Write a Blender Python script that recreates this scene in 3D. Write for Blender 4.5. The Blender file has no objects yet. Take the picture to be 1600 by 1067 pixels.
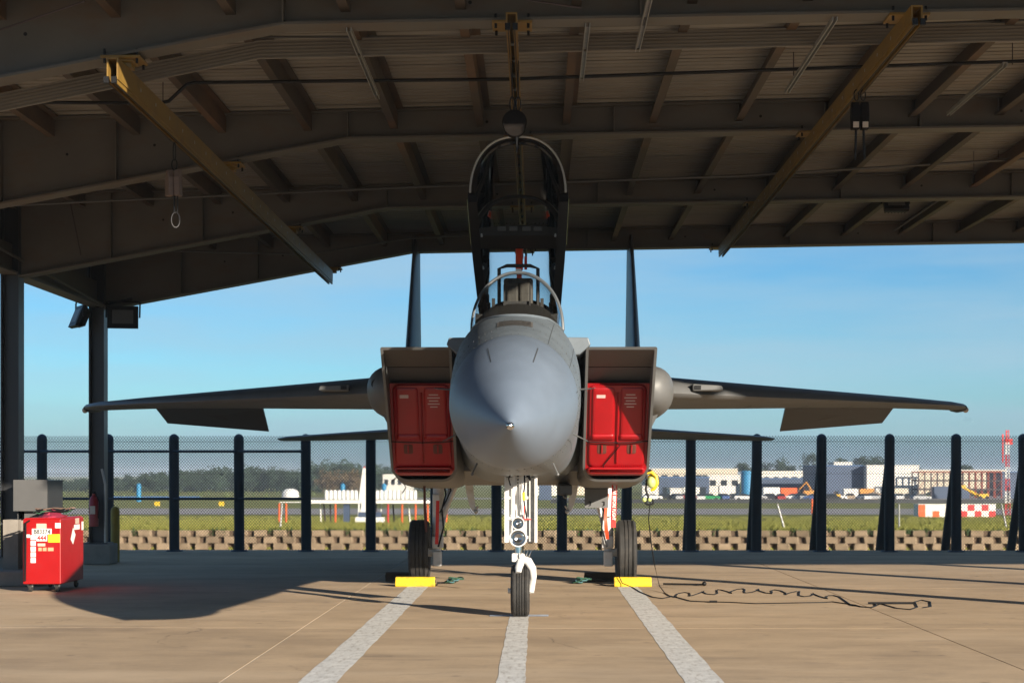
import bpy, bmesh, math, random
from mathutils import Vector, Matrix
R = math.radians
rnd = random.Random(7)
SC = bpy.context.scene
COL = SC.collection

# ------------------------------------------------------------------ camera, sky, sun, exposure
FPX, VPX, HZY, CX, CZ = 2770.0, 838.5, 740.0, 0.187, 1.47      # photo geometry at 1600 px width
cam = bpy.data.cameras.new('camera'); camo = bpy.data.objects.new('camera', cam); COL.objects.link(camo)
camo.location = (CX, 0, CZ)
camo.rotation_euler = (R(90), 0, math.atan((VPX-800)/FPX))
cam.sensor_width = 36; cam.lens = 36*FPX/1600
cam.shift_y = (HZY-533.5)/1600
cam.clip_start = 0.1; cam.clip_end = 9000
cam.dof.use_dof = True; cam.dof.focus_distance = 18.5; cam.dof.aperture_fstop = 5.0
SC.camera = camo

SUN_EL = 15.3
SUN_AZ = math.atan2(0.60, -0.80)            # compass angle from +Y towards +X
sun_dir = Vector((math.sin(SUN_AZ)*math.cos(R(SUN_EL)), math.cos(SUN_AZ)*math.cos(R(SUN_EL)), math.sin(R(SUN_EL))))
w = bpy.data.worlds.new('World'); SC.world = w; w.use_nodes = True
nt = w.node_tree; nt.nodes.clear()
out = nt.nodes.new('ShaderNodeOutputWorld'); bg = nt.nodes.new('ShaderNodeBackground')
sky = nt.nodes.new('ShaderNodeTexSky'); sky.sky_type = 'NISHITA'; sky.sun_disc = False
sky.sun_elevation = R(SUN_EL); sky.sun_rotation = SUN_AZ
sky.air_density = 1.0; sky.dust_density = 0.0; sky.ozone_density = 4.0
tc = nt.nodes.new('ShaderNodeTexCoord'); mp = nt.nodes.new('ShaderNodeMapping'); mp.inputs['Scale'].default_value = (2.0, 2.0, 17)
nz = nt.nodes.new('ShaderNodeTexNoise'); nz.inputs['Scale'].default_value = 2.2; nz.inputs['Detail'].default_value = 5; nz.inputs['Roughness'].default_value = 0.55
cr = nt.nodes.new('ShaderNodeMapRange'); cr.inputs[1].default_value = 0.38; cr.inputs[2].default_value = 0.72; cr.inputs[3].default_value = 0; cr.inputs[4].default_value = 0.6
mx = nt.nodes.new('ShaderNodeMix'); mx.data_type = 'RGBA'; mx.inputs[7].default_value = (3.9, 5.6, 6.8, 1)
nt.links.new(tc.outputs['Generated'], mp.inputs[0]); nt.links.new(mp.outputs[0], nz.inputs['Vector'])
nt.links.new(nz.outputs[0], cr.inputs[0]); nt.links.new(cr.outputs[0], mx.inputs[0])
tn = nt.nodes.new('ShaderNodeMix'); tn.data_type = 'RGBA'; tn.blend_type = 'MULTIPLY'; tn.inputs[0].default_value = 1; tn.inputs[7].default_value = (0.61, 0.96, 1.18, 1)
nt.links.new(sky.outputs[0], tn.inputs[6]); nt.links.new(tn.outputs[2], mx.inputs[6]); sp = nt.nodes.new('ShaderNodeSeparateXYZ'); nt.links.new(tc.outputs['Generated'], sp.inputs[0])
hz = nt.nodes.new('ShaderNodeMapRange'); hz.interpolation_type = 'SMOOTHSTEP'; hz.inputs[1].default_value = -0.01; hz.inputs[2].default_value = 0.06; hz.inputs[3].default_value = 0.85; hz.inputs[4].default_value = 0
nt.links.new(sp.outputs[2], hz.inputs[0])
hm = nt.nodes.new('ShaderNodeMix'); hm.data_type = 'RGBA'; hm.inputs[7].default_value = (2.2, 3.5, 4.9, 1)
nt.links.new(hz.outputs[0], hm.inputs[0]); nt.links.new(mx.outputs[2], hm.inputs[6]); nt.links.new(hm.outputs[2], bg.inputs[0])
bg.inputs[1].default_value = 0.050
nt.links.new(bg.outputs[0], out.inputs[0])
sl = bpy.data.lights.new('sun', 'SUN'); so = bpy.data.objects.new('sun', sl); COL.objects.link(so)
sl.energy = 5.0; sl.angle = R(0.5); sl.color = (1.0, 0.88, 0.72)
so.rotation_euler = sun_dir.to_track_quat('Z', 'Y').to_euler(); so.location = (20, -30, 20)
SC.view_settings.view_transform = 'Standard'; SC.view_settings.look = 'None'
SC.view_settings.exposure = 1.1; SC.view_settings.gamma = 1.0; SC.view_settings.use_curve_mapping = False
SC.cycles.caustics_reflective = False; SC.cycles.caustics_refractive = False
SC.cycles.max_bounces = 8; SC.cycles.transparent_max_bounces = 16

def P(px, py, y):                            # photograph pixel at a known distance -> point in the place
    return Vector((CX+(px-VPX)*y/FPX, y, CZ+(HZY-py)*y/FPX))

# ------------------------------------------------------------------ materials
MATS = {}
def M(name, col, rough=0.6, metal=0.0, var=0.18, scale=4.0, bump=0.0, bscale=40, dirt=None, stretch=(1,1,1), spec=0.5, coat=0.0, objrand=0.0):
    m = bpy.data.materials.new(name); m.use_nodes = True; n = m.node_tree; ns = n.nodes; lk = n.links.new
    b = ns['Principled BSDF']; b.inputs['Roughness'].default_value = rough; b.inputs['Metallic'].default_value = metal
    b.inputs['Specular IOR Level'].default_value = spec; b.inputs['Coat Weight'].default_value = coat
    g = ns.new('ShaderNodeNewGeometry'); mpn = ns.new('ShaderNodeMapping'); mpn.inputs['Scale'].default_value = stretch
    lk(g.outputs['Position'], mpn.inputs[0])
    nz = ns.new('ShaderNodeTexNoise'); nz.inputs['Scale'].default_value = scale; nz.inputs['Detail'].default_value = 6; nz.inputs['Roughness'].default_value = 0.62
    lk(mpn.outputs[0], nz.inputs['Vector'])
    mr = ns.new('ShaderNodeMapRange'); mr.inputs[1].default_value = 0.28; mr.inputs[2].default_value = 0.72
    mr.inputs[3].default_value = 1-var; mr.inputs[4].default_value = 1+var
    lk(nz.outputs[0], mr.inputs[0])
    mul = ns.new('ShaderNodeMix'); mul.data_type = 'RGBA'; mul.blend_type = 'MULTIPLY'; mul.inputs[0].default_value = 1
    mul.inputs[6].default_value = (*col, 1); lk(mr.outputs[0], mul.inputs[7])
    o = mul.outputs[2]
    if objrand:
        oi = ns.new('ShaderNodeObjectInfo'); m3 = ns.new('ShaderNodeMapRange'); m3.inputs[3].default_value = 1-objrand; m3.inputs[4].default_value = 1+objrand
        lk(oi.outputs['Random'], m3.inputs[0]); mm = ns.new('ShaderNodeMix'); mm.data_type = 'RGBA'; mm.blend_type = 'MULTIPLY'; mm.inputs[0].default_value = 1
        lk(o, mm.inputs[6]); lk(m3.outputs[0], mm.inputs[7]); o = mm.outputs[2]
    if dirt:
        dcol, amt, dsc, dst = dirt
        mp2 = ns.new('ShaderNodeMapping'); mp2.inputs['Scale'].default_value = dst; lk(g.outputs['Position'], mp2.inputs[0])
        n2 = ns.new('ShaderNodeTexNoise'); n2.inputs['Scale'].default_value = dsc; n2.inputs['Detail'].default_value = 7; n2.inputs['Roughness'].default_value = 0.68
        lk(mp2.outputs[0], n2.inputs['Vector'])
        m2 = ns.new('ShaderNodeMapRange'); m2.inputs[1].default_value = 0.5; m2.inputs[2].default_value = 0.72; m2.inputs[4].default_value = amt
        lk(n2.outputs[0], m2.inputs[0])
        mm = ns.new('ShaderNodeMix'); mm.data_type = 'RGBA'; lk(m2.outputs[0], mm.inputs[0]); lk(o, mm.inputs[6]); mm.inputs[7].default_value = (*dcol, 1); o = mm.outputs[2]
    lk(o, b.inputs['Base Color'])
    rr = ns.new('ShaderNodeMapRange'); rr.inputs[3].default_value = max(0.02, rough-0.09); rr.inputs[4].default_value = min(1, rough+0.09)
    lk(nz.outputs[0], rr.inputs[0]); lk(rr.outputs[0], b.inputs['Roughness'])
    if bump:
        n3 = ns.new('ShaderNodeTexNoise'); n3.inputs['Scale'].default_value = bscale; n3.inputs['Detail'].default_value = 4; lk(g.outputs['Position'], n3.inputs['Vector'])
        bp = ns.new('ShaderNodeBump'); bp.inputs['Strength'].default_value = bump; bp.inputs['Distance'].default_value = 0.01
        lk(n3.outputs[0], bp.inputs['Height']); lk(bp.outputs[0], b.inputs['Normal'])
    MATS[name] = m
    return m

M('concrete', (0.44, 0.325, 0.21), 0.85, var=0.14, scale=1.6, bump=0.25, bscale=60, dirt=((0.18, 0.13, 0.09), 0.5, .6, (0.6, 1.0, 1)), stretch=(0.8, 1.1, 1), objrand=0.08, spec=0.3)
M('sealant', (0.10, 0.08, 0.06), 0.9, var=.3)
def concrete_detail():
    n = MATS['concrete'].node_tree; ns = n.nodes; lk = n.links.new; b = ns['Principled BSDF']; src = b.inputs['Base Color'].links[0].from_socket
    g = ns.new('ShaderNodeNewGeometry')
    def layer(src, fac, col):
        m = ns.new('ShaderNodeMix'); m.data_type = 'RGBA'; lk(fac, m.inputs[0]); lk(src, m.inputs[6]); m.inputs[7].default_value = (*col, 1); return m.outputs[2]
    def rng(o, a, c, d, e):
        m = ns.new('ShaderNodeMapRange'); m.inputs[1].default_value = a; m.inputs[2].default_value = c; m.inputs[3].default_value = d; m.inputs[4].default_value = e; lk(o, m.inputs[0]); return m.outputs[0]
    def noise(sc, st, det=6, ro=.6):
        mp = ns.new('ShaderNodeMapping'); mp.inputs['Scale'].default_value = st; lk(g.outputs['Position'], mp.inputs[0])
        t = ns.new('ShaderNodeTexNoise'); t.inputs['Scale'].default_value = sc; t.inputs['Detail'].default_value = det; t.inputs['Roughness'].default_value = ro; lk(mp.outputs[0], t.inputs['Vector']); return t
    src = layer(src, rng(noise(26, (1, 1, 1), 8, .75).outputs[0], .52, .68, 0, .35), (.22, .17, .12))
    src = layer(src, rng(noise(3.1, (.6, 1, 1), 8, .7).outputs[0], .56, .70, 0, .45), (.26, .20, .145))
    src = layer(src, rng(noise(1.0, (.3, 1.1, 1), 9, .75).outputs[0], .56, .70, 0, .5), (.13, .105, .085))
    src = layer(src, rng(noise(.45, (.5, 1.6, 1), 5, .6).outputs[0], .5, .66, 0, .4), (.62, .48, .33))
    v = ns.new('ShaderNodeTexVoronoi'); v.inputs['Scale'].default_value = 2.2; v.feature = 'F1'; lk(g.outputs['Position'], v.inputs['Vector'])
    src = layer(src, rng(v.outputs['Distance'], .03, .11, .5, 0), (.11, .09, .075))
    w = noise(1.3, (1, 1, 1), 6, .7); mx_ = ns.new('ShaderNodeMix'); mx_.data_type = 'VECTOR'; mx_.inputs[0].default_value = .35; lk(g.outputs['Position'], mx_.inputs[4]); lk(w.outputs['Color'], mx_.inputs[5])
    c = ns.new('ShaderNodeTexVoronoi'); c.feature = 'DISTANCE_TO_EDGE'; c.inputs['Scale'].default_value = .55; lk(mx_.outputs[1], c.inputs['Vector'])
    gate = rng(noise(.5, (1, 1, 1), 3, .5).outputs[0], .54, .64, 0, .6); ck = rng(c.outputs['Distance'], .001, .004, 1, 0)
    mu = ns.new('ShaderNodeMath'); mu.operation = 'MULTIPLY'; lk(gate, mu.inputs[0]); lk(ck, mu.inputs[1])
    src = layer(src, mu.outputs[0], (.07, .055, .045))
    lk(src, b.inputs['Base Color'])
concrete_detail()
M('pale_sealant', (0.52, 0.48, 0.42), 0.9, var=.25, scale=6)
M('line_paint', (0.62, 0.61, 0.58), 0.75, var=0.2, scale=7, dirt=((0.24, 0.19, 0.145), 0.75, 16, (1.6, .35, 1)), bump=.2)
M('blue_paint', (0.40, 0.46, 0.55), 0.75, var=0.25, scale=8, dirt=((0.22, 0.18, 0.14), 0.9, 10, (1, 1, 1)))
M('grass', (0.225, 0.225, 0.06), 0.9, var=0.3, scale=0.35, dirt=((0.19, 0.2, 0.045), 0.8, 0.12, (.25, 1.5, 1)), spec=0.1, stretch=(.4, 1.2, 1))
M('asphalt', (0.34, 0.315, 0.305), 0.9, var=0.15, scale=.3)
M('block', (0.27, 0.205, 0.14), 0.9, var=0.25, scale=7, bump=.6, bscale=25, objrand=.16, spec=.2)
M('soil', (0.13, 0.09, 0.06), 0.95, var=0.3, scale=6)
M('weeds', (0.045, 0.085, 0.022), 0.8, var=0.4, scale=3)
M('frame_steel', (0.105, 0.097, 0.086), 0.62, var=0.16, scale=1.6, dirt=((0.11, 0.065, 0.035), 0.55, 1.5, (1, 1, 2.5)))
M('purlin_steel', (0.06, 0.044, 0.03), 0.65, var=0.25, scale=2.5, dirt=((0.19, 0.095, 0.04), 0.8, .55, (1, .5, 1)), objrand=.22)
M('deck', (0.235, 0.22, 0.197), 0.6, var=0.14, scale=1.5, dirt=((0.15, 0.11, 0.08), 0.6, 1.2, (.3, 2, 1)), objrand=.08)
M('column_paint', (0.03, 0.032, 0.036), 0.45, var=0.2, scale=2)
M('rail_yellow', (0.22, 0.13, 0.025), 0.5, var=0.2, scale=3, dirt=((0.12, 0.07, 0.03), 0.8, 4, (1, 1, 1)))
M('yellow', (0.66, 0.45, 0.015), 0.5, var=0.12, scale=6, dirt=((0.16, 0.12, 0.04), 0.8, 11, (1, 1, 2)))
M('bollard_yellow', (0.32, 0.22, 0.02), 0.6, var=.2, scale=5)
M('black', (0.008, 0.008, 0.009), 0.5, spec=.25, var=0.2)
M('black_gloss', (0.012, 0.013, 0.016), 0.18, var=0.1, coat=.3)
M('galvanised', (0.36, 0.36, 0.35), 0.45, 0.6, var=0.2, scale=8)
M('jet_grey', (0.125, 0.152, 0.178), 0.5, var=0.12, scale=3.5, dirt=((0.085, 0.10, 0.115), 0.5, 5, (1, .5, 2)))
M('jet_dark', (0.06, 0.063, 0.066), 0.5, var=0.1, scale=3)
M('jet_warm', (0.118, 0.121, 0.123), 0.5, var=0.1, scale=2.5, dirt=((0.085, 0.082, 0.078), 0.5, 4, (1, .6, 2)))
M('radome', (0.135, 0.172, 0.225), 0.46, var=0.07, scale=3, dirt=((0.115, 0.145, 0.19), 0.5, 5, (1, .4, 1)))
M('ramp_grey', (0.075, 0.068, 0.06), 0.55, var=.12, scale=4)
M('bow_glint', (0.6, 0.61, 0.62), 0.22, .2, var=.05)  # pale colour stands in for sky glints on the canopy's front rim
M('panel_grey', (0.11, 0.105, 0.10), 0.6)
M('seam', (0.045, 0.05, 0.055), 0.7, var=.1)
M('gear_white', (0.68, 0.68, 0.67), 0.4, var=0.1, scale=9, dirt=((0.3, 0.26, 0.2), 0.35, 12, (1, 1, 1)))
M('chrome', (0.62, 0.62, 0.62), 0.15, 1.0, var=0.05)
M('rubber', (0.024, 0.023, 0.022), 0.75, var=0.3, scale=12, dirt=((0.07, 0.06, 0.05), 0.6, 9, (1, 1, 1)), bump=.2)
M('cover_red', (0.30, 0.004, 0.008), 0.34, var=0.1, scale=5)
M('cart_red', (0.33, 0.004, 0.005), 0.34, var=0.08, scale=5, dirt=((0.2, 0.02, 0.02), 0.4, 5, (1, 1, 1)))
M('red_ribbon', (0.62, 0.025, 0.02), 0.6, var=.15)
M('red_strut', (0.80, 0.07, 0.02), 0.4, var=.05)
M('dark_ribbon', (0.10, 0.03, 0.02), 0.7, var=.3)
M('white', (0.78, 0.77, 0.74), 0.55, var=0.08)
M('ink', (0.02, 0.02, 0.02), 0.6)
M('ink_red', (0.5, 0.02, 0.02), 0.6)
M('print_pale', (0.55, 0.42, 0.40), 0.6)
M('sticker_yellow', (0.85, 0.55, 0.02), 0.5)
M('sticker_orange', (0.75, 0.35, 0.2), 0.5)
M('sticker_cream', (0.55, 0.45, 0.37), 0.5)
M('hoist_shell', (0.14, 0.09, 0.07), 0.6, var=.2, scale=20)
M('cloth_green', (0.02, 0.075, 0.04), 0.8)
M('cloth_pink', (0.28, 0.015, 0.05), 0.8, var=.3, scale=20)
M('cabinet_grey', (0.09, 0.09, 0.09), 0.5, var=.08)
M('pier', (0.24, 0.215, 0.185), 0.9, var=0.2, scale=4, bump=.3)
M('drum', (0.010, 0.008, 0.007), 0.9, spec=.1, var=.3, scale=20)
M('cockpit', (0.016, 0.0145, 0.013), 0.6, var=.3, scale=14)
M('seat', (0.045, 0.04, 0.033), 0.7, var=.3, scale=16)
M('bow_grey', (0.075, 0.085, 0.095), 0.35, var=.06)
M('fence_post', (0.026, 0.048, 0.072), 0.55, var=0.25, scale=6)
M('wire', (0.018, 0.021, 0.024), 0.5, .3)
M('chock_dark', (0.06, 0.04, 0.025), 0.8)
M('rope', (0.05, 0.13, 0.15), 0.8, var=.5, scale=60)
M('lime', (0.45, 0.55, 0.20), 0.5)
M('leaf_dark', (0.035, 0.058, 0.038), 0.8, var=0.45, scale=.25, spec=.2)
M('scrub', (0.13, 0.165, 0.05), 0.8, var=0.35, scale=.5)
M('leaf_brown', (0.12, 0.085, 0.045), 0.8, var=0.3, scale=.3, spec=.2)
M('bark', (0.08, 0.06, 0.04), 0.9)
M('wall_white', (0.70, 0.68, 0.63), 0.8, var=.06, scale=.2)
M('wall_beige', (0.60, 0.53, 0.42), 0.8, var=.08, scale=.2)
M('wall_blue', (0.055, 0.085, 0.15), 0.6, var=.1, scale=.2)
M('roof_blue', (0.06, 0.14, 0.30), 0.6)
M('tank_blue', (0.03, 0.24, 0.46), 0.5, var=.08)
M('window_dark', (0.02, 0.025, 0.03), 0.2)
M('marker_orange', (0.75, 0.12, 0.02), 0.6)
M('marker_red', (0.55, 0.03, 0.03), 0.6)
M('rust_red', (0.22, 0.045, 0.03), 0.7, var=.2)
M('dark_steel', (0.05, 0.035, 0.04), 0.6, var=.3)
M('machine_yellow', (0.72, 0.42, 0.02), 0.5)
M('machine_orange', (0.55, 0.25, 0.04), 0.5)
M('dirt_pile', (0.36, 0.27, 0.19), 0.95, var=.3, scale=.6)
for k, c in dict(car_white=(.7,.7,.7), car_black=(.02,.02,.024), car_silver=(.4,.41,.43), car_red=(.35,.03,.03), car_blue=(.04,.09,.25), car_green=(.02,.3,.1), car_tan=(.4,.3,.2)).items():
    M(k, c, 0.3, var=.02, coat=.4)

def glass(name, tint, refl):
    m = bpy.data.materials.new(name); m.use_nodes = True; n = m.node_tree; ns = n.nodes; lk = n.links.new
    ns.remove(ns['Principled BSDF']); o = ns['Material Output']
    t = ns.new('ShaderNodeBsdfTransparent'); t.inputs[0].default_value = (*tint, 1)
    g = ns.new('ShaderNodeBsdfGlossy'); g.inputs['Roughness'].default_value = 0.03
    f = ns.new('ShaderNodeFresnel'); f.inputs[0].default_value = refl
    mxs = ns.new('ShaderNodeMixShader'); lk(f.outputs[0], mxs.inputs[0]); lk(t.outputs[0], mxs.inputs[1]); lk(g.outputs[0], mxs.inputs[2])
    lk(mxs.outputs[0], o.inputs[0]); MATS[name] = m
glass('canopy_glass', (0.80, 0.83, 0.84), 1.14)
glass('windscreen_glass', (0.86, 0.88, 0.88), 1.18)
glass('lamp_glass', (0.85, 0.87, 0.9), 1.45)

# ------------------------------------------------------------------ mesh helpers
LOC = {}
class G:
    def __init__(s): s.v = []; s.f = []
    def add(s, vs, fs):
        n = len(s.v); s.v += [Vector(a) for a in vs]; s.f += [tuple(i+n for i in f) for f in fs]; return s
    def box(s, a, b, mat=None):
        (x0, y0, z0), (x1, y1, z1) = a, b
        vs = [Vector(p) for p in ((x0,y0,z0),(x1,y0,z0),(x1,y1,z0),(x0,y1,z0),(x0,y0,z1),(x1,y0,z1),(x1,y1,z1),(x0,y1,z1))]
        if mat is not None: vs = [mat @ p for p in vs]
        return s.add(vs, [(0,3,2,1),(4,5,6,7),(0,1,5,4),(1,2,6,5),(2,3,7,6),(3,0,4,7)])
    def cbox(s, c, d, rot=None):
        c = Vector(c); d = Vector(d)/2
        m = Matrix.Translation(c) @ (rot.to_4x4() if rot else Matrix.Identity(4))
        return s.box(-d, d, m)
    def loft(s, rings, closed=True, cap0=False, cap1=False):
        n = len(rings[0]); vs = [p for r in rings for p in r]; fs = []
        for i in range(len(rings)-1):
            for j in range(n if closed else n-1):
                k = (j+1) % n
                fs.append((i*n+j, i*n+k, (i+1)*n+k, (i+1)*n+j))
        if cap0: fs.append(tuple(range(n-1, -1, -1)))
        if cap1: fs.append(tuple((len(rings)-1)*n+j for j in range(n)))
        return s.add(vs, fs)
    def cyl(s, p0, p1, r0, r1=None, n=12, cap=True):
        return s.tube([p0, p1], [r0, r0 if r1 is None else r1], n, cap)
    def tube(s, path, r, n=6, cap=True, loop=False):
        path = [Vector(p) for p in path]; m = len(path)
        rs = r if isinstance(r, (list, tuple)) else [r]*m
        rings = []; up = None
        for i in range(m):
            d = (path[(i+1) % m]-path[i-1]) if loop else (path[min(i+1, m-1)]-path[max(i-1, 0)])
            d.normalize()
            if up is None or abs(up.dot(d)) > .95:
                up = Vector((0,0,1)) if abs(d.z) < .9 else Vector((0,1,0))
            a = d.cross(up).normalized(); b = a.cross(d).normalized(); up = b
            rings.append([path[i]+rs[i]*(math.cos(2*math.pi*k/n)*a+math.sin(2*math.pi*k/n)*b) for k in range(n)])
        if loop: rings.append(rings[0])
        return s.loft(rings, True, cap and not loop, cap and not loop)
    def prism(s, poly, axis, a, b):
        def pt(u, v, t):
            return (t, u, v) if axis == 'x' else (u, t, v) if axis == 'y' else (u, v, t)
        n = len(poly)
        vs = [pt(u, v, a) for u, v in poly]+[pt(u, v, b) for u, v in poly]
        fs = [tuple(range(n)), tuple(range(2*n-1, n-1, -1))]+[(i, i+n, (i+1) % n+n, (i+1) % n) for i in range(n)]
        return s.add(vs, fs)
    def sphere(s, c, r, n=12, m=8, sz=1.0):
        c = Vector(c); rings = []
        for i in range(m+1):
            t = math.pi*(i/m); rr = max(1e-4, math.sin(t))*r
            rings.append([c+Vector((rr*math.cos(2*math.pi*k/n), rr*math.sin(2*math.pi*k/n), -r*sz*math.cos(t))) for k in range(n)])
        return s.loft(rings, True, True, True)
    def revolve(s, c, axis, prof, n=32):      # prof: (along axis, radius)
        c = Vector(c); a = Vector(axis).normalized(); u = a.orthogonal().normalized(); v = a.cross(u)
        return s.loft([[c+a*t+r*(math.cos(2*math.pi*k/n)*u+math.sin(2*math.pi*k/n)*v) for k in range(n)] for t, r in prof], True, False, False)
    def mesh(s, name, L=Vector(), smooth=35):
        me = bpy.data.meshes.new(name); me.from_pydata([tuple(p-L) for p in s.v], [], s.f)
        bm = bmesh.new(); bm.from_mesh(me); bmesh.ops.recalc_face_normals(bm, faces=bm.faces); bm.to_mesh(me); bm.free()
        if smooth:
            me.polygons.foreach_set('use_smooth', [True]*len(me.polygons)); me.set_sharp_from_angle(angle=R(smooth))
        me.update(); return me
    def build(s, name, mat, parent=None, smooth=35, loc=None, bevel=0):
        L = LOC[parent.name] if parent else Vector(loc or (0,0,0))
        o = bpy.data.objects.new(name, s.mesh(name, L, smooth)); COL.objects.link(o)
        o.data.materials.append(MATS[mat])
        if parent: o.parent = parent
        else: o.location = L
        LOC[o.name] = L
        if bevel:
            bv = o.modifiers.new('bevel', 'BEVEL'); bv.width = bevel; bv.segments = 2; bv.limit_method = 'ANGLE'; bv.angle_limit = R(40)
        return o
def tag(o, label=None, cat=None, group=None, kind=None):
    if label: o['label'] = label
    if cat: o['category'] = cat
    if group: o['group'] = group
    if kind: o['kind'] = kind
    return o
def thing(name, label, cat, loc, group=None):
    o = bpy.data.objects.new(name, None); COL.objects.link(o); o.location = loc; LOC[o.name] = Vector(loc)
    o.empty_display_size = .2
    return tag(o, label, cat, group)
def piece(name, me, parent, loc, rot=None):     # shared-mesh piece at a world place
    o = bpy.data.objects.new(name, me); COL.objects.link(o); o.parent = parent; o.location = Vector(loc)-LOC[parent.name]
    if rot: o.rotation_euler = rot
    LOC[o.name] = LOC[parent.name]
    return o
def text(s, size, parent, mat, loc, name='lettering', rot=(R(90), 0, 0), squeeze=1.0, fit=None, thick=0.0006, align='LEFT'):
    cu = bpy.data.curves.new('t', 'FONT'); cu.body = s; cu.size = size; cu.extrude = thick; cu.align_x = align; cu.offset = size*.022
    t = bpy.data.objects.new('t', cu); COL.objects.link(t); dg = bpy.context.evaluated_depsgraph_get(); dg.update()
    me = bpy.data.meshes.new_from_object(t.evaluated_get(dg)); bpy.data.objects.remove(t)
    me.name = name; me.materials.clear(); me.materials.append(MATS[mat])
    if fit: squeeze = fit/(max(v.co.x for v in me.vertices)-min(v.co.x for v in me.vertices))
    me.transform(Matrix.Diagonal((squeeze, 1, 1, 1)))
    return piece(name, me, parent, loc, rot)
def ell(y, cx, zc, ww, hu, hd, e=2.0, n=48):
    r = []
    for k in range(n):
        t = 2*math.pi*k/n; c, s_ = math.cos(t), math.sin(t)
        r.append(Vector((cx+ww*math.copysign(abs(c)**(2/e), c), y, zc+(hu if s_ > 0 else hd)*math.copysign(abs(s_)**(2/e), s_))))
    return r
def lerp(t, tab):
    for (a, *va), (b, *vb) in zip(tab, tab[1:]):
        if t <= b: 
            k = max(0, (t-a)/(b-a)); return [p+(q-p)*k for p, q in zip(va, vb)]
    return list(tab[-1][1:])

# ------------------------------------------------------------------ ground
PROF = [(34.2,-.9),(36,-1.0),(50.9,-.92),(51.2,-.92),(51.65,-.16),(70,-.6),(100,-1.3),(150,-2.5),(200,-3.4),(260,-3.9),(340,-4.2),(500,-4.5),(900,-4.8),(5000,-5.2)]
def tz(y): return lerp(y, PROF)[0]
g = G()
ys = [-60, 34.0]+[p[0] for p in PROF]+[60, 80, 120, 175, 230, 300, 420, 650, 1500, 2500]; ys = sorted(set(ys))
xs = [-3000,-900,-300,-120,-60,-30,0,30,60,120,300,900,3000]
vs = [(x, y, (-.9 if y < 34.3 else tz(y))) for y in ys for x in xs]; nx = len(xs)
g.add(vs, [(j*nx+i, j*nx+i+1, (j+1)*nx+i+1, (j+1)*nx+i) for j in range(len(ys)-1) for i in range(nx-1)])
tag(g.build('grass_field', 'grass', smooth=60), kind='structure')
def strip(name, mat, y0, y1, x0, x1, dz=.02, steps=6):
    g = G(); vs = []
    for i in range(steps+1):
        y = y0+(y1-y0)*i/steps
        vs += [(x0, y, tz(y)+dz), (x1, y, tz(y)+dz)]
    g.add(vs, [(2*i, 2*i+1, 2*i+3, 2*i+2) for i in range(steps)])
    return tag(g.build(name, mat), kind='structure')
strip('taxiway', 'asphalt', 218, 275, -900, 900, .04, 12)
strip('perimeter_road', 'asphalt', 372, 470, 40, 420, .05)
strip('far_runway', 'asphalt', 400, 428, -900, 20, .05)

# concrete apron made of slabs
YJ = [-31.1, -25.1, -19.1, -13.1, -7.1, -1.1, 4.9, 10.9, 16.9, 22.9, 28.9, 34.2]
XJ = [-37.49, -31.6, -25.71, -19.82, -13.93, -8.04, -2.05, 3.84, 9.73, 15.62, 21.51, 27.4, 33.3, 39.2]
g = G().box((-37.5, -31.2, -.95), (39.2, 34.2, -.03))
apron = tag(g.build('concrete_apron', 'sealant', loc=(0, 0, 0)), kind='structure')
cache = {}
GAP = .005
for j in range(len(YJ)-1):
    for i in range(len(XJ)-1):
        wx, wy = round(XJ[i+1]-XJ[i]-2*GAP, 3), round(YJ[j+1]-YJ[j]-2*GAP, 3)
        if (wx, wy) not in cache:
            b = .002; q = G()
            q.loft([[Vector((sx*(wx/2-o), sy*(wy/2-o), z)) for sx, sy in ((-1,-1),(1,-1),(1,1),(-1,1))] for z, o in ((-.1, 0), (-b, 0), (0, b))], True, True, True)
            me = q.mesh('slab', smooth=0); me.materials.append(MATS['concrete']); cache[(wx, wy)] = me
        piece('slab', cache[(wx, wy)], apron, ((XJ[i]+XJ[i+1])/2, (YJ[j]+YJ[j+1])/2, 0))
q = G().box((-2.056, 4.9, -.02), (-2.044, 28.9, -.003)); q.build('joint_filler', 'pale_sealant', apron)
# painted lines
def line(name, x, wd, y0, y1, mat='line_paint'):
    q = G(); n = 60; vs = []
    for i in range(n+1):
        y = y0+(y1-y0)*i/n
        vs += [(x-wd/2+rnd.uniform(-.006, .006), y, .0018), (x+wd/2+rnd.uniform(-.006, .006), y, .0018)]
    q.add(vs, [(2*i, 2*i+1, 2*i+3, 2*i+2) for i in range(n)])
    return tag(q.build(name, mat, loc=(x, y0, 0)), kind='structure')
line('centre_line', .005, .20, 4, 18.62); line('main_wheel_line', -1.36, .27, 4, 23.4); line('main_wheel_line', 1.37, .27, 4, 23.4)
q = G().add([(-.30, 18.28, .003), (.31, 18.28, .003), (.31, 18.47, .006), (-.30, 18.47, .006)], [(0,1,2,3)]); tag(q.build('parking_mark', 'blue_paint'), kind='structure')

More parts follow.
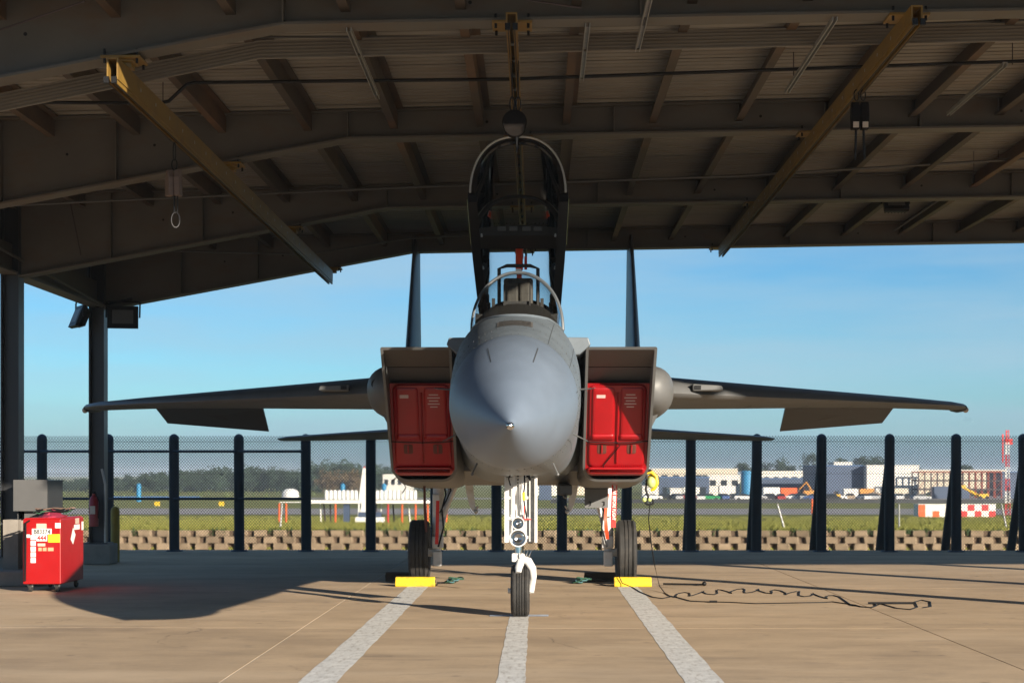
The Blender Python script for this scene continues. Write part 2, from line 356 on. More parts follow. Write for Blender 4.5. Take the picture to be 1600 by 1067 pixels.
# ------------------------------------------------------------------ the shelter
FR = [14.3, 19.15, 24.1, 28.85]; Y0, Y1 = 11.85, 29.05; XL, XR = -7.15, 23.5
def deckz(x): return 5.43+.02*x
def botz(x): return 5.115+.0155*x if x > -1.85 else 5.086+(x+1.85)*.185
sh = thing('aircraft_shelter', 'open-sided steel aircraft shelter with brown rafters and purlins over the fighter', 'shelter', (-6.97, 24.1, 0))
for fy in FR:
    q = G(); xsx = [-6.85, -5.2, -3.5, -1.85, 1, 4, 7, 10.2, 14, 18, 23.3]
    for a, b in zip(xsx, xsx[1:]):
        za, zb, ta, tb = botz(a), botz(b), deckz(a)-.03, deckz(b)-.03
        q.add([(a, fy-.008, za), (b, fy-.008, zb), (b, fy-.008, tb), (a, fy-.008, ta), (a, fy+.008, za), (b, fy+.008, zb), (b, fy+.008, tb), (a, fy+.008, ta)],
              [(0,1,2,3), (4,7,6,5)])
    rf = q.build('rafter', 'frame_steel', sh)
    for nm, fn, t in (('bottom_flange', botz, -.022), ('top_flange', lambda x: deckz(x)-.03, .018)):
        q = G(); rings = [[Vector((x, fy-.13, fn(x))), Vector((x, fy+.13, fn(x))), Vector((x, fy+.13, fn(x)+t)), Vector((x, fy-.13, fn(x)+t))] for x in [-6.85, -1.85, 23.3]]
        q.loft(rings, True, True, True); q.build(nm, 'frame_steel', rf, smooth=20)
    for x in (-5.6, -4.35, -1.85, 1.02, 4.3, 6.6):
        q = G().box((x-.006, fy-.12, botz(x)), (x+.006, fy-.008, deckz(x)-.035)); q.build('stiffener', 'frame_steel', rf, smooth=0)
    for x in (-4.9, -3.95, -.35, 2.6, 5.4):
        q = G().cyl((x, fy-.012, (botz(x)+deckz(x))/2), (x, fy-.009, (botz(x)+deckz(x))/2), .016, n=8); q.build('bolt_hole', 'black', rf)
    for cxp in (-6.97, 10.2, 23.2):
        if cxp > 11 and fy > 20: pass
        topz = botz(cxp+.02)-.022 if cxp > 0 else 5.20
        q = G(); hw = .125
        q.box((cxp-hw, fy-.13, .35), (cxp-hw+.02, fy+.13, topz)).box((cxp+hw-.02, fy-.13, .35), (cxp+hw, fy+.13, topz)).box((cxp-hw+.02, fy-.008, .35), (cxp+hw-.02, fy+.008, topz))
        c = q.build('column', 'column_paint', sh, smooth=0)
        q = G().box((cxp-.2, fy-.2, .33), (cxp+.2, fy+.2, .352)); q.build('base_plate', 'column_paint', c, smooth=0)
        q = G().box((cxp-.26, fy-.26, 0), (cxp+.26, fy+.26, .33)); q.build('pier', 'pier', c, smooth=0, bevel=.02)
# purlins framed between rafters
BAY = [(Y0, FR[0]-.01), (FR[0]+.01, FR[1]-.01), (FR[1]+.01, FR[2]-.01), (FR[2]+.01, FR[3]-.01)]
for a, b in BAY:
    q = G(); t = .008; pr = [(-.075,-.20), (.004,-.20), (.004,-.008), (.075,-.008), (.075,0), (-.004,0), (-.004,-.192), (-.067,-.192), (-.067,-.175), (-.075,-.175)]
    q.prism(pr, 'y', a, b); q.v = [p-Vector((0, a, 0)) for p in q.v]
    me = q.mesh('purlin', smooth=0); me.materials.append(MATS['purlin_steel'])
    for k in range(-7, 12):
        x = -.388+.93*k
        piece('purlin', me, sh, (x, a, deckz(x)-.012))
q = G().box((-.045, -.05, -.19), (-.037, -.002, -.02)).cyl((-.037, -.03, -.06), (-.028, -.03, -.06), .012, n=6).cyl((-.037, -.03, -.14), (-.028, -.03, -.14), .012, n=6)
mc = q.mesh('purlin_clip', smooth=0); mc.materials.append(MATS['frame_steel'])
for fy in FR[1:]:
    for k in range(-7, 12):
        x = -.388+.93*k; piece('purlin_clip', mc, sh, (x, fy-.01, deckz(x)-.012))
# ribbed roof sheets laid across the purlins
q = G(); W = .914; prof = []
for i in range(6):
    y = i*W/6
    prof += [(y, 0), (y+.105, 0), (y+.12, .03), (y+.14, .03)]
prof += [(W, 0), (W+.04, -.002)]
prof = [(y+ .0, z) for y, z in prof]
n = len(prof)
vs = [(XL, y, deckz(XL)+z) for y, z in prof]+[(XR, y, deckz(XR)+z) for y, z in prof]
q.add(vs, [(i, i+1, n+i+1, n+i) for i in range(n-1)])
me = q.mesh('roof_sheet', smooth=20); me.materials.append(MATS['deck'])
for i in range(20):
    piece('roof_sheet', me, sh, (0, Y0+i*(Y1-Y0)/19.65, .004*(i % 2)))
# edge fascias, ribbed strip under the purlins behind the first rafter
q = G().box((-7.17, Y0, 4.22), (-7.12, Y1, 5.27)); q.build('eave_fascia', 'frame_steel', sh, smooth=0)
q = G().box((-7.1, FR[0], 4.18), (-6.85, Y1-.2, 4.21)).box((-6.98, FR[0]+.02, 4.212), (-6.965, Y1-.3, 4.6)); q.build('eave_strut', 'frame_steel', sh, smooth=0)
q = G()
def rib(x): return (5.19+.02*(x+2.2) if x > -2.2 else 5.19+(x+2.2)*.20)
for i in range(11):
    z0 = -.012*i-.0; dy = .012 if i % 2 else 0
    for a, b in ((-6.8, -2.2), (-2.2, 12)):
        q.add([(a, 15.2+dy, rib(a)-.0145*i), (b, 15.2+dy, rib(b)-.0145*i), (b, 15.2+dy, rib(b)-.0145*i-.0125), (a, 15.2+dy, rib(a)-.0145*i-.0125),
               (a, 15.2+.012-dy, rib(a)-.0145*(i+1)), (b, 15.2+.012-dy, rib(b)-.0145*(i+1))], [(0,1,2,3), (3,2,5,4)])
q.build('ribbed_closure_strip', 'deck', sh, smooth=0)
for x, ya, yb in ((-1.33, 14.3, 16.9), (.60, 14.3, 16.3), (2.58, 14.25, 17.0), (4.4, 16.0, 18.2), (1.05, 12.9, 15.2)):
    z = botz(x)-.005
    q = G().box((x-.02, ya, z-.05), (x-.014, yb, z-.01)).box((x+.014, ya, z-.05), (x+.02, yb, z-.01)).box((x-.014, ya, z-.015), (x+.014, yb, z-.01)); q.build('strut_channel', 'galvanised', sh, smooth=0)
# black conduit, grey conduits, brace rods
q = G().tube([P(-60,157,16.5), P(245,160,16.5), P(262,157,16.5), P(290,131,16.5), P(302,128,16.5), P(800,124,16.5), P(1640,97,16.5)], .017, 8); q.build('black_conduit', 'black', sh)
q = G().tube([P(-40,322,22.3), P(130,314,22.3), P(600,294,22.3), P(1150,276,22.3), P(1640,248,22.3)], .016, 8); q.build('grey_conduit', 'cabinet_grey', sh)
q = G().tube([P(200,56,15.6)+Vector((0,0,0)), P(430,57,15.6), P(800,58,15.6), P(1640,34,15.6)], .012, 6); q.build('grey_conduit', 'cabinet_grey', sh)
q = G().tube([P(1395,362,25.5), P(1500,290,24.6), P(1640,190,23.0)], .014, 6); q.build('grey_conduit', 'cabinet_grey', sh)
q = G().tube([P(230,390,27.4), P(480,397,27.4), P(640,372,27.4), P(760,366,27.4)], .018, 6); q.build('grey_conduit', 'cabinet_grey', sh)
for (a, ya), (b, yb) in ((((-7.0), FR[2]), ((-6.9), FR[3])),):
    q = G().cyl((-6.82, ya-1.2, 4.42), (-6.82, yb-.1, 4.19), .022, n=6); q.build('brace_rod', 'frame_steel', sh)
for pa, pb in (((104,300,23.9), (124,398,23.9)), ((-20,50,13.9), (130,0,13.6)), ((820,0,14), (908,13,14.1))):
    q = G().cyl(P(*pa), P(*pb), .008, n=6); q.build('brace_rod', 'dark_steel', sh)
for px, pa, pb, y in ((253,127,158,16.5), (1239,83,120,16.5), (1579,70,104,16.5), (1557,207,250,22.5), (1519,238,276,22.5)):
    q = G().cyl(P(px,pa,y), P(px,pb,y), .005, n=5); q.build('hanger_rod', 'dark_steel', sh)

# ------------------------------------------------------------------ yellow monorails and what hangs from them
def monorail(x, label, ztop, h):
    t = thing('monorail', label, 'rail', (x, 13.9, ztop-h), 'yellow rails under the roof')
    q = G().box((x-.045, 13.9, ztop-h), (x-.033, 28.6, ztop)).box((x+.033, 13.9, ztop-h), (x+.045, 28.6, ztop)).box((x-.033, 13.9, ztop-.012), (x+.033, 28.6, ztop))
    q.build('beam', 'rail_yellow', t, smooth=0)
    for dx in (-.026, .026):
        q = G().box((x+dx-.011, 13.85, ztop-h-.035), (x+dx+.011, 28.65, ztop-h-.003)); q.build('track', 'rail_yellow', t, smooth=0)
        q = G().box((x+dx-.004, 13.86, ztop-h-.042), (x+dx+.004, 28.6, ztop-h-.036)); q.build('track_slot', 'black', t, smooth=0)
    for i in range(24):
        y = 14.7+i*.58
        q = G().cyl((x-.0475, y, ztop-h*.5), (x+.0475, y, ztop-h*.5), .017, n=8); q.build('bolt', 'galvanised', t)
    for fy in FR:
        zb = botz(x)-.024
        q = G().box((x-.16, fy-.15, zb-.022), (x+.16, fy+.15, zb))
        if zb-ztop > .03:
            q.box((x-.10, fy-.1, (zb+ztop)/2), (x+.10, fy+.1, zb-.022)).box((x-.075, fy-.06, ztop-.002), (x+.075, fy+.06, (zb+ztop)/2))
        br = q.build('bracket', 'rail_yellow', t, smooth=0, bevel=.004)
        for sx in (-.13, .13):
            for sy in (-.12, .12):
                q = G().cyl((x+sx, fy+sy, zb-.06), (x+sx, fy+sy, zb+.055), .011, n=6); q.build('bolt', 'black', br)
    for dx in (-.03, .03):
        q = G().cbox((x+dx, 13.83, ztop-h-.02), (.04, .03, .05)); q.build('end_stop', 'black', t, smooth=0)
    return t
monorail(-3.15, 'yellow overhead rail on the left side of the roof, ending in the open', 4.74, .17)
monorail(-.01, 'yellow overhead rail running straight back above the open canopy', 5.085, .11)
monorail(3.16, 'yellow overhead rail slanting down the right side of the roof', 5.13, .13)

def ringpts(c, rx, rz, n=14, tw=0):
    return [Vector(c)+Vector((rx*math.cos(2*math.pi*k/n)*math.cos(tw), rx*math.cos(2*math.pi*k/n)*math.sin(tw), rz*math.sin(2*math.pi*k/n))) for k in range(n)]
# left retractable lifeline: a pale two-lobed housing with a hook under it
y = 16.3; c = P(271, 285, y)
t = thing('retractable_lifeline', 'pale twin-lobed lifeline reel with hook hanging from the left rail', 'fall arrester', c, 'fall arresters')
for sx, ry in ((-.045, .5), (.035, -.1)):
    q = G(); q.prism([(-.05,-.12), (.05,-.12), (.055,.02), (.03,.11), (-.03,.12), (-.055,.05)], 'x', -.028, .028)
    rm = Matrix.Rotation(ry, 3, 'Z'); q.v = [c+Vector((sx, 0, 0))+rm @ p for p in q.v]; q.build('housing', 'hoist_shell', t, smooth=0, bevel=.008)
q = G().tube(ringpts(c+Vector((0, 0, .17)), .025, .05), .006, 6, loop=True).tube(ringpts(c+Vector((0, 0, .29)), .02, .085, tw=1.2), .006, 6, loop=True); q.build('shackle', 'black', t)
q = G().cyl(c+Vector((.0, 0, -.12)), c+Vector((.0, 0, -.27)), .008, n=6).cyl(c+Vector((.03, 0, -.1)), c+Vector((.025, 0, -.28)), .006, n=6); q.build('lanyard', 'black', t)
q = G().tube(ringpts(c+Vector((.01, 0, -.34)), .04, .07, tw=.4), .008, 6, loop=True); q.build('hook', 'black', t)
# centre: flat drum seen face-on
y = 15.0; c = P(804, 192, y)
t = thing('retractable_lifeline', 'round dark brown lifeline drum hanging in the middle above the raised canopy', 'fall arrester', c, 'fall arresters')
q = G()
poly = [(.105*math.cos(a)*(1-.12*max(0, -math.sin(a))), .105*math.sin(a)-(.02 if math.sin(a) < -.3 else 0)) for a in [2*math.pi*k/24 for k in range(24)]]
q.prism([(c.x+a, c.z+b) for a, b in poly], 'y', y-.04, y+.06); q.build('drum', 'drum', t, bevel=.008)
q = G().tube(ringpts(c+Vector((-.02, 0, .16)), .02, .06), .006, 6, loop=True).tube(ringpts(c+Vector((.03, 0, .16)), .02, .06), .006, 6, loop=True); q.build('shackle', 'black', t)
q = G().cyl(c+Vector((-.02, 0, .2)), (c.x-.02, y, 4.96), .006, n=6).cyl(c+Vector((.03, 0, .2)), (c.x+.03, y, 4.96), .006, n=6); q.build('hanger', 'black', t)
q = G().cyl(c+Vector((.02, 0, -.11)), c+Vector((.02, 0, -.25)), .006, n=6); q.build('lanyard', 'black', t)
# right: twin units with labels
y = 16.3; c = P(1342, 183, y)
t = thing('retractable_lifeline', 'twin lifeline reels with pale labels and two straps hanging from the right rail', 'fall arrester', c, 'fall arresters')
for sx in (-.043, .043):
    q = G(); q.prism([(-.045,-.125), (.045,-.125), (.06,-.02), (.05,.09), (.02,.125), (-.02,.125), (-.05,.09), (-.06,-.02)], 'x', -.036, .036); q.v = [c+Vector((sx, 0, 0))+p for p in q.v]
    h = q.build('housing', 'drum', t, smooth=0, bevel=.008)
    q = G().box((c.x+sx-.026, y-.054, c.z-.115), (c.x+sx+.026, y-.050, c.z-.01)); q.build('label_plate', 'sticker_cream', h, smooth=0)
    q = G().tube(ringpts(c+Vector((sx*.7, 0, .19)), .022, .05), .006, 6, loop=True); q.build('shackle', 'black', t)
    q = G().cyl(c+Vector((sx*.8, 0, -.12)), c+Vector((sx*.9, 0, -.30)), .011, n=6).cyl(c+Vector((sx*.9, 0, -.30)), c+Vector((sx, 0, -.40)), .014, .008, n=6); q.build('strap', 'black', t)

# flood lights
def flood(name, label, c, yaw, pitch, sc=1.0, up=.20):
    c = Vector(c); t = thing(name, label, 'flood light', c, 'shelter flood lights')
    m = Matrix.Translation(c) @ Matrix.Rotation(yaw, 4, 'Z') @ Matrix.Rotation(pitch, 4, 'X')
    hw, hh = .245*sc, .18*sc
    q = G().loft([[m @ Vector(p) for p in ((-hw*k, d, -hh*k), (hw*k, d, -hh*k), (hw*k, d, hh*k), (-hw*k, d, hh*k))] for d, k in ((-.035, 1), (.03, 1), (.11, .72))], True, True, True); q.build('housing', 'black', t, smooth=0)
    q = G().box((-hw*.68, -.040, -hh*.62), (hw*.68, -.036, hh*.62), m); q.build('lens', 'cabinet_grey', t, smooth=0)
    for i in range(7):
        a = -hw*.8+i*hw*1.6/6
        q = G().box((a-.006, .05, -hh*.7), (a+.006, .13, hh*.7), m); q.build('cooling_fin', 'black', t, smooth=0)
    tp = c+Vector((0, .03, up))
    lx = m @ Vector((-hw-.02, .03, 0)); rx = m @ Vector((hw+.02, .03, 0))
    q = G().tube([lx, lx.lerp(tp+Vector((lx-c).to_tuple()), .9)+Vector((0,0,.02)), tp+.86*(lx-c), tp, tp+.86*(rx-c), rx.lerp(tp+Vector((rx-c).to_tuple()), .9)+Vector((0,0,.02)), rx], .014, 6); q.build('yoke', 'black', t)
    return t
flood('flood_light', 'black flood light turned sideways left of the dark rear column', P(119, 494, 28.6), R(-62), R(-22), 1.0, .26)
flood('flood_light', 'black flood light facing forward right of the dark rear column', P(190, 495, 28.6), R(10), R(-8), 1.0, .26)
flood('flood_light', 'pale-lensed flood light high under the right of the roof', P(1398, 318, 25.3), R(0), R(-30), .72, .16)
for px0, px1 in ((119, 142), (190, 160)):
    pass
q = G().tube([P(112, 467, 28.63), P(150, 478, 28.66), P(205, 466, 28.63)], .02, 6); q.build('lamp_arm', 'black', sh)
q = G().tube([P(1398, 305, 25.33), Vector((P(1398, 305, 25.33).x, 25.33, 5.3))], .012, 6); q.build('lamp_arm', 'black', sh)

# ------------------------------------------------------------------ chain-link fence
FY = 33.55
fe = thing('chain_link_fence', 'tall chain link fence on dark blue round-topped posts at the apron edge', 'fence', (0, FY, 0))
POSTX = [P(px, 800, FY).x for px in (-43, 63, 168, 271, 373, 478, 579, 680, 776, 878, 979, 1079, 1181, 1282, 1388, 1492, 1597, 1702)]
q = G(); r = .096; prof = [(0, r*1.02), (2.13, r)]+[(2.13+r*math.sin(a), r*math.cos(a)+1e-4) for a in (R(20), R(40), R(60), R(78), R(90))]
q.revolve((0,0,0), (0,0,1), prof, 16); me = q.mesh('post'); me.materials.append(MATS['fence_post'])
q = G().cyl((0, .05, 1.75), (0, 1.35, -.85), .075, .09, n=12); mb = q.mesh('brace'); mb.materials.append(MATS['fence_post'])
q = G().cyl((0,0,0), (0,0,.03), .17, .15, n=14); mf = q.mesh('base_collar'); mf.materials.append(MATS['fence_post'])
for x in POSTX:
    p = piece('post', me, fe, (x, FY, 0), (rnd.uniform(-.008, .008), rnd.uniform(-.006, .006), 0))
    if x > 1.5: piece('brace', mb, fe, (x, FY, 0))
    piece('base_collar', mf, fe, (x, FY, 0))
for z0 in (P(0, 705, FY-.1).z, P(0, 779, FY-.1).z):
    for a, b in zip(POSTX[:5], POSTX[1:6]):
        q = G().cyl((a, FY-.13, z0), (b-.06, FY-.13, z0), .026, n=8); q.build('rail', 'fence_post', fe)
for z0 in (P(0, 690, FY).z, 1.47, .3):
    q = G().cyl((POSTX[0], FY-.118, z0), (POSTX[-1], FY-.118, z0), .0035, n=4); q.build('tension_wire', 'wire', fe)
q = G(); xa, xb, z0, z1 = POSTX[0]-.3, POSTX[-1]+.3, .03, P(0, 684, FY).z
S = .055; hgt = z1-z0; k = 1.12; dxw = hgt/k; wr = .0042
n = int((xb-xa+dxw)/S)
for i in range(n):
    for sgn, dy in ((1, 0), (-1, .008)):
        x0 = xa-dxw+i*S if sgn > 0 else xa+i*S+dxw
        x0 = xa-dxw+i*S; x1 = x0+dxw
        za, zb = z0, z1
        if sgn < 0: x0, x1 = x1, x0
        def clip(xc, xo, zc, zo, lim):
            return lim, zo+(zc-zo)*(lim-xo)/(xc-xo)
        for lim, low in ((xa, True), (xb, False)):
            if (x0 < lim) == low and (x1 < lim) == low: break
            if (x0 < lim) == low: x0, za = clip(x0, x1, za, zb, lim)
            if (x1 < lim) == low: x1, zb = clip(x1, x0, zb, za, lim)
        else:
            yb_ = FY-.125+dy
            q.cyl((x0, yb_, za), (x1, yb_, zb), wr, n=4, cap=False)
            if zb > z1-.01:
                q.cyl((x1, yb_, z1), (x1+sgn*.014, yb_, z1+.035), wr, n=4, cap=False)
tag(q.build('wire_mesh', 'wire', fe, smooth=0), kind='stuff')

# ------------------------------------------------------------------ retaining wall of staggered blocks with weeds
WY = 51.2; XA, XB = -14.0, 16.5
rw = thing('retaining_wall', 'low tan retaining wall of staggered concrete blocks beyond the fence', 'wall', (0, WY, -.9))
q = G().box((XA, WY+.16, -.91), (XB, WY+.42, -.18)); q.build('backfill', 'soil', rw, smooth=0)
q = G(); bw, bh = .42, .180
q.loft([[Vector((x*k, d, z)) for x, z in ((-bw/2, 0.), (bw/2, 0.), (bw/2, bh), (-bw/2, bh))] for d, k in ((.30, .75), (.11, 1.0), (0, .80))], True, True, True)
bms = []
for k in range(6):
    q2 = G(); q2.add([p+Vector((rnd.uniform(-.022, .022), rnd.uniform(-.02, .02), rnd.uniform(-.014, .004))) for p in q.v], q.f); m_ = q2.mesh('block', smooth=0); m_.materials.append(MATS['block']); bms.append(m_)
nrow = int((XB-XA)/.56)
for row in range(4):
    for i in range(nrow):
        x = XA+.28+i*.56+(.28 if row % 2 else 0)+rnd.uniform(-.015, .015)
        piece('block', rnd.choice(bms), rw, (x, WY-.04+.03*row+rnd.uniform(-.01, .01), -.90+row*.186), (0, 0, rnd.uniform(-.12, .12)))
q = G()
for i in range(nrow*2):
    x = XA+i*.28+rnd.uniform(-.05, .05)
    if rnd.random() < .5: continue
    for k in range(26):
        b = Vector((x+rnd.gauss(0, .08), WY+.10+rnd.uniform(-.02, .2), -.21+rnd.uniform(-.12, .04))); a = rnd.uniform(0, 6.28); hgt = rnd.uniform(.05, .17)
        d = Vector((math.cos(a), math.sin(a), 0))*.025; tp = b+Vector((rnd.gauss(0, .04), rnd.gauss(0, .04), hgt))
        q.add([b-d, b+d, tp], [(0,1,2)])
tag(q.build('weeds', 'weeds', smooth=0, loc=(0, WY, -.2)), 'green weeds growing in gaps of the block wall', 'weeds', kind='stuff')
q = G()
for i in range(70000):
    y = 51.7+150*rnd.random()**2.2; x = rnd.uniform(-.36, .36)*y; z = tz(y)-.01; a = rnd.uniform(0, 6.28); s = .6+y/90
    b = Vector((x, y, z)); d = Vector((math.cos(a), math.sin(a), 0))*.02*s
    q.add([b-d, b+d, b+Vector((rnd.gauss(0, .04), rnd.gauss(0, .04), rnd.uniform(.03, .09)*s))], [(0,1,2)])
tag(q.build('grass_blades', 'grass', smooth=0), 'rough yellow-green grass beyond the block wall', 'grass', kind='stuff')
for (px0, px1, y, lab) in ((437, 440, 58, 'thin grey stake in grass left of the antenna platform'), (1225, 1214, 60, 'leaning pale stake in grass between two fence posts, right of the blue tank'), (1403, 1403, 60, 'upright pale stake in grass left of the checkered hut'), (1570, 1562, 60, 'leaning pale stake in grass at the far right')):
    a, b = P(px0, 830, y), P(px1, 788, y); a.z = tz(y)-.05
    q = G().cyl(a, b, .035, .03, n=8).sphere(b, .032, 8, 5)
    tag(q.build('stake', 'galvanised', loc=a), lab, 'stake', 'stakes in the grass')

# ------------------------------------------------------------------ the fighter
NY = 12.5
jet = thing('fighter_jet', 'grey twin-tail fighter jet parked nose-on with its canopy raised', 'jet', (0, 18.3, 0))
# nose cone
q = G(); rings = []
for i in range(41):
    t = (i/40)**1.5; f = 1-(1-t)**2.0; f = max(f, .012)
    rings.append(ell(NY+2.0*t, 0, 1.81+.25*t**.9, .525*f, .545*f, .535*f, 2.0, 64))
q.loft(rings, True, True, False); rad = q.build('radome', 'radome', jet, smooth=60)
q = G().revolve((0, NY-.035, 1.81), (0, 1, 0), [(0, .002), (.004, .012), (.03, .021), (.075, .03)], 16); q.build('nose_cap', 'chrome', rad)
FT = [(2.0, .525, 2.06, .545, .535, 2.0), (2.6, .556, 2.12, .61, .62, 2.1), (3.2, .577, 2.17, .675, .68, 2.25), (3.7, .592, 2.2, .735, .72, 2.4), (4.3, .60, 2.2, .77, .735, 2.6),
      (4.8, .605, 2.2, .775, .74, 2.75), (6.0, .62, 2.2, .775, .75, 2.9), (7.2, .66, 2.2, .78, .79, 3.0), (9.0, .85, 2.2, .80, .85, 3.2), (12, 1.0, 2.2, .72, .86, 3.4), (15, 1.0, 2.25, .60, .8, 3.4)]
def fz(x, y):
    w_, zc, hu, hd, e = lerp(y-NY, FT); k = min(1, abs(x)/w_); return zc+hu*(1-k**e)**(1/e)
def frange(a, b, n): return [a+(b-a)*i/n for i in range(n+1)]
# front fuselage, with the cockpit opening left out of the upper skin
ss = frange(2.0, 3.5, 8)+frange(3.6, 7.3, 24)+frange(7.6, 15, 12)
q = G(); rings = [ell(NY+s, 0, *lerp(s, FT)[1:2], lerp(s, FT)[0], lerp(s, FT)[2], lerp(s, FT)[3], lerp(s, FT)[4], 64) for s in ss]
q.loft(rings, True, False, True)
q.f = [f for f in q.f if len(f) > 4 or not (all(abs(q.v[i].x) < .40 and q.v[i].z > 2.6 for i in f) and 16.75 < sum(q.v[i].y for i in f)/4 < 19.6)]
fus = q.build('fuselage', 'jet_grey', jet, smooth=50)
# radome joint, grille panel, seams
def skin_strip(name, mat, pts, wd, parent, lift=.002, fn=None):
    q = G(); vs = []
    for i, p in enumerate(pts):
        d = (pts[min(i+1, len(pts)-1)]-pts[max(i-1, 0)]).normalized(); nrm = Vector((p.x, 0, p.z-2.1)).normalized(); sd = d.cross(nrm).normalized()*wd/2
        vs += [p-sd+nrm*lift, p+sd+nrm*lift]
    q.add(vs, [(2*i, 2*i+1, 2*i+3, 2*i+2) for i in range(len(pts)-1)]); return q.build(name, mat, parent)
def radpt(t, ang):
    f = 1-(1-t)**2.0; s_ = math.sin(ang); return Vector((.525*f*math.cos(ang), NY+2*t, 1.81+.25*t**.9+(.545 if s_ > 0 else .535)*f*s_))
skin_strip('joint_seam', 'seam', [radpt(.995, 2*math.pi*k/64) for k in range(65)], .006, rad)
for a in (R(66), R(114), R(10), R(172), R(-52), R(-128)):
    t0 = .50 if abs(math.sin(a)) > .9 else .84
    skin_strip('lightning_strip', 'seam', [radpt(t0+.22*k/6 if t0 < .6 else t0+.1*k/6, a) for k in range(7)], .008, rad, .003)
gy0, gy1 = NY+2.62, NY+2.98
q = G(); vs = [Vector((x, y, fz(x, y)+.004)) for y in frange(gy0, gy1, 4) for x in frange(-.155, .155, 8)]
q.add(vs, [(j*9+i, j*9+i+1, (j+1)*9+i+1, (j+1)*9+i) for j in range(4) for i in range(8)]); gp = q.build('grille_panel', 'panel_grey', fus)
for j in range(9):
    y = gy0+.03+j*.038
    skin_strip('grille_slot', 'seam', [Vector((x, y, fz(x, y)+.006)) for x in frange(-.14, .14, 6)], .016, gp, .002)
skin_strip('panel_seam', 'seam', [Vector((x, NY+2.25, fz(x, NY+2.25)+.001)) for x in frange(-.5, .5, 24)], .004, fus)
skin_strip('panel_seam', 'seam', [Vector((x, NY+3.2, fz(x, NY+3.2)+.001)) for x in frange(-.5, .5, 24)], .004, fus)
def fpt(s, ang, off=.001):
    w_, zc, hu, hd, e = lerp(s, FT); c_, s_ = math.cos(ang), math.sin(ang)
    return Vector((w_*math.copysign(abs(c_)**(2/e), c_), NY+s, zc+(hu if s_ > 0 else hd)*math.copysign(abs(s_)**(2/e), s_)))
for s in (2.5, 3.05, 3.6): skin_strip('panel_seam', 'seam', [fpt(s, R(a)) for a in range(-180, 181, 5)], .004, fus)
for a in (30, 150, 2, 178, -35, -145, 58, 122): skin_strip('panel_seam', 'seam', [fpt(s, R(a)) for s in frange(2.02, 5.5, 14)], .004, fus)
q = G()
for s in (2.06, 2.46, 2.54, 3.1):
    for a in range(-178, 180, 6): q.cbox(fpt(s, R(a)), (.006, .006, .006))
tag(q.build('fasteners', 'seam', fus, smooth=0), kind='stuff')
# probes and small blades
for sx in (-1, 1):
    q = G().cyl((sx*.53, NY+2.7, 2.19), (sx*.66, NY+2.62, 2.195), .009, .005, n=8).cyl((sx*.66, NY+2.62, 2.195), (sx*.68, NY+2.50, 2.195), .005, .003, n=8); q.build('probe', 'jet_warm', fus)
    q = G().cyl((sx*.50, NY+3.0, 1.82), (sx*.63, NY+2.95, 1.755), .007, .004, n=8); q.build('probe', 'jet_warm', fus)
    q = G().cyl((sx*.33, NY+2.9, 1.56), (sx*.37, NY+2.85, 1.47), .008, n=6).sphere((sx*.37, NY+2.85, 1.465), .014, 8, 5); q.build('probe', 'jet_warm', fus)
# spine behind the cockpit
q = G().loft([ell(NY+s, 0, 2.75, w_, h_, .3, 2.3, 32) for s, w_, h_ in ((7.35, .40, .30), (7.6, .45, .40), (8.6, .50, .38), (10.5, .55, .30), (13, .5, .2), (15.5, .3, .1))], True, True, True); q.build('spine', 'jet_grey', jet, smooth=50)
# cockpit tub and fittings
q = G(); q.loft([[Vector((x, y, z)) for x, z in ((-.40, 2.86), (-.38, 2.35), (.38, 2.35), (.40, 2.86))] for y in (16.7, 19.6)], False); q.add([(-.38,19.6,2.35),(.38,19.6,2.35),(.40,19.6,3.0),(-.40,19.6,3.0)], [(0,1,2,3)]); q.build('cockpit_tub', 'cockpit', jet, smooth=0)
q = G(); rings = []
for y, w_, h_ in ((16.2, .25, .0), (16.5, .34, .09), (16.85, .385, .19), (17.08, .40, .25), (17.13, .39, .16)):
    rings.append([Vector((w_*math.cos(a), y, 2.86+(h_+.02)*math.sin(a))) for a in frange(0, math.pi, 14)])
q.loft(rings, False); q.build('glare_shield', 'cockpit', jet, smooth=50)
hd = G().box((-.13, 16.92, 3.0), (-.115, 17.1, 3.27)).box((.115, 16.92, 3.0), (.13, 17.1, 3.27)).box((-.13, 16.95, 3.0), (.13, 17.1, 3.12)); hdo = hd.build('head_up_display', 'cockpit', jet, smooth=0)
q = G().add([(-.113, 16.98, 3.13), (.113, 16.98, 3.13), (.113, 17.1, 3.28), (-.113, 17.1, 3.28)], [(0,1,2,3)]); q.build('combiner_glass', 'windscreen_glass', hdo, smooth=0)
for sx in (-1, 1):
    q = G().box((sx*.24-.016, 17.5, 2.9), (sx*.24+.016, 17.54, 3.20)); q.build('grab_handle', 'cockpit', jet, smooth=0)
    q = G().loft([[Vector((sx*x, y, z)) for x, z in ((.40, 2.84), (.40, 3.0), (.28, 2.98), (.25, 2.84))] for y in (16.9, 17.5, 19.3)], True, True, True); q.build('side_console', 'cockpit', jet, smooth=0)
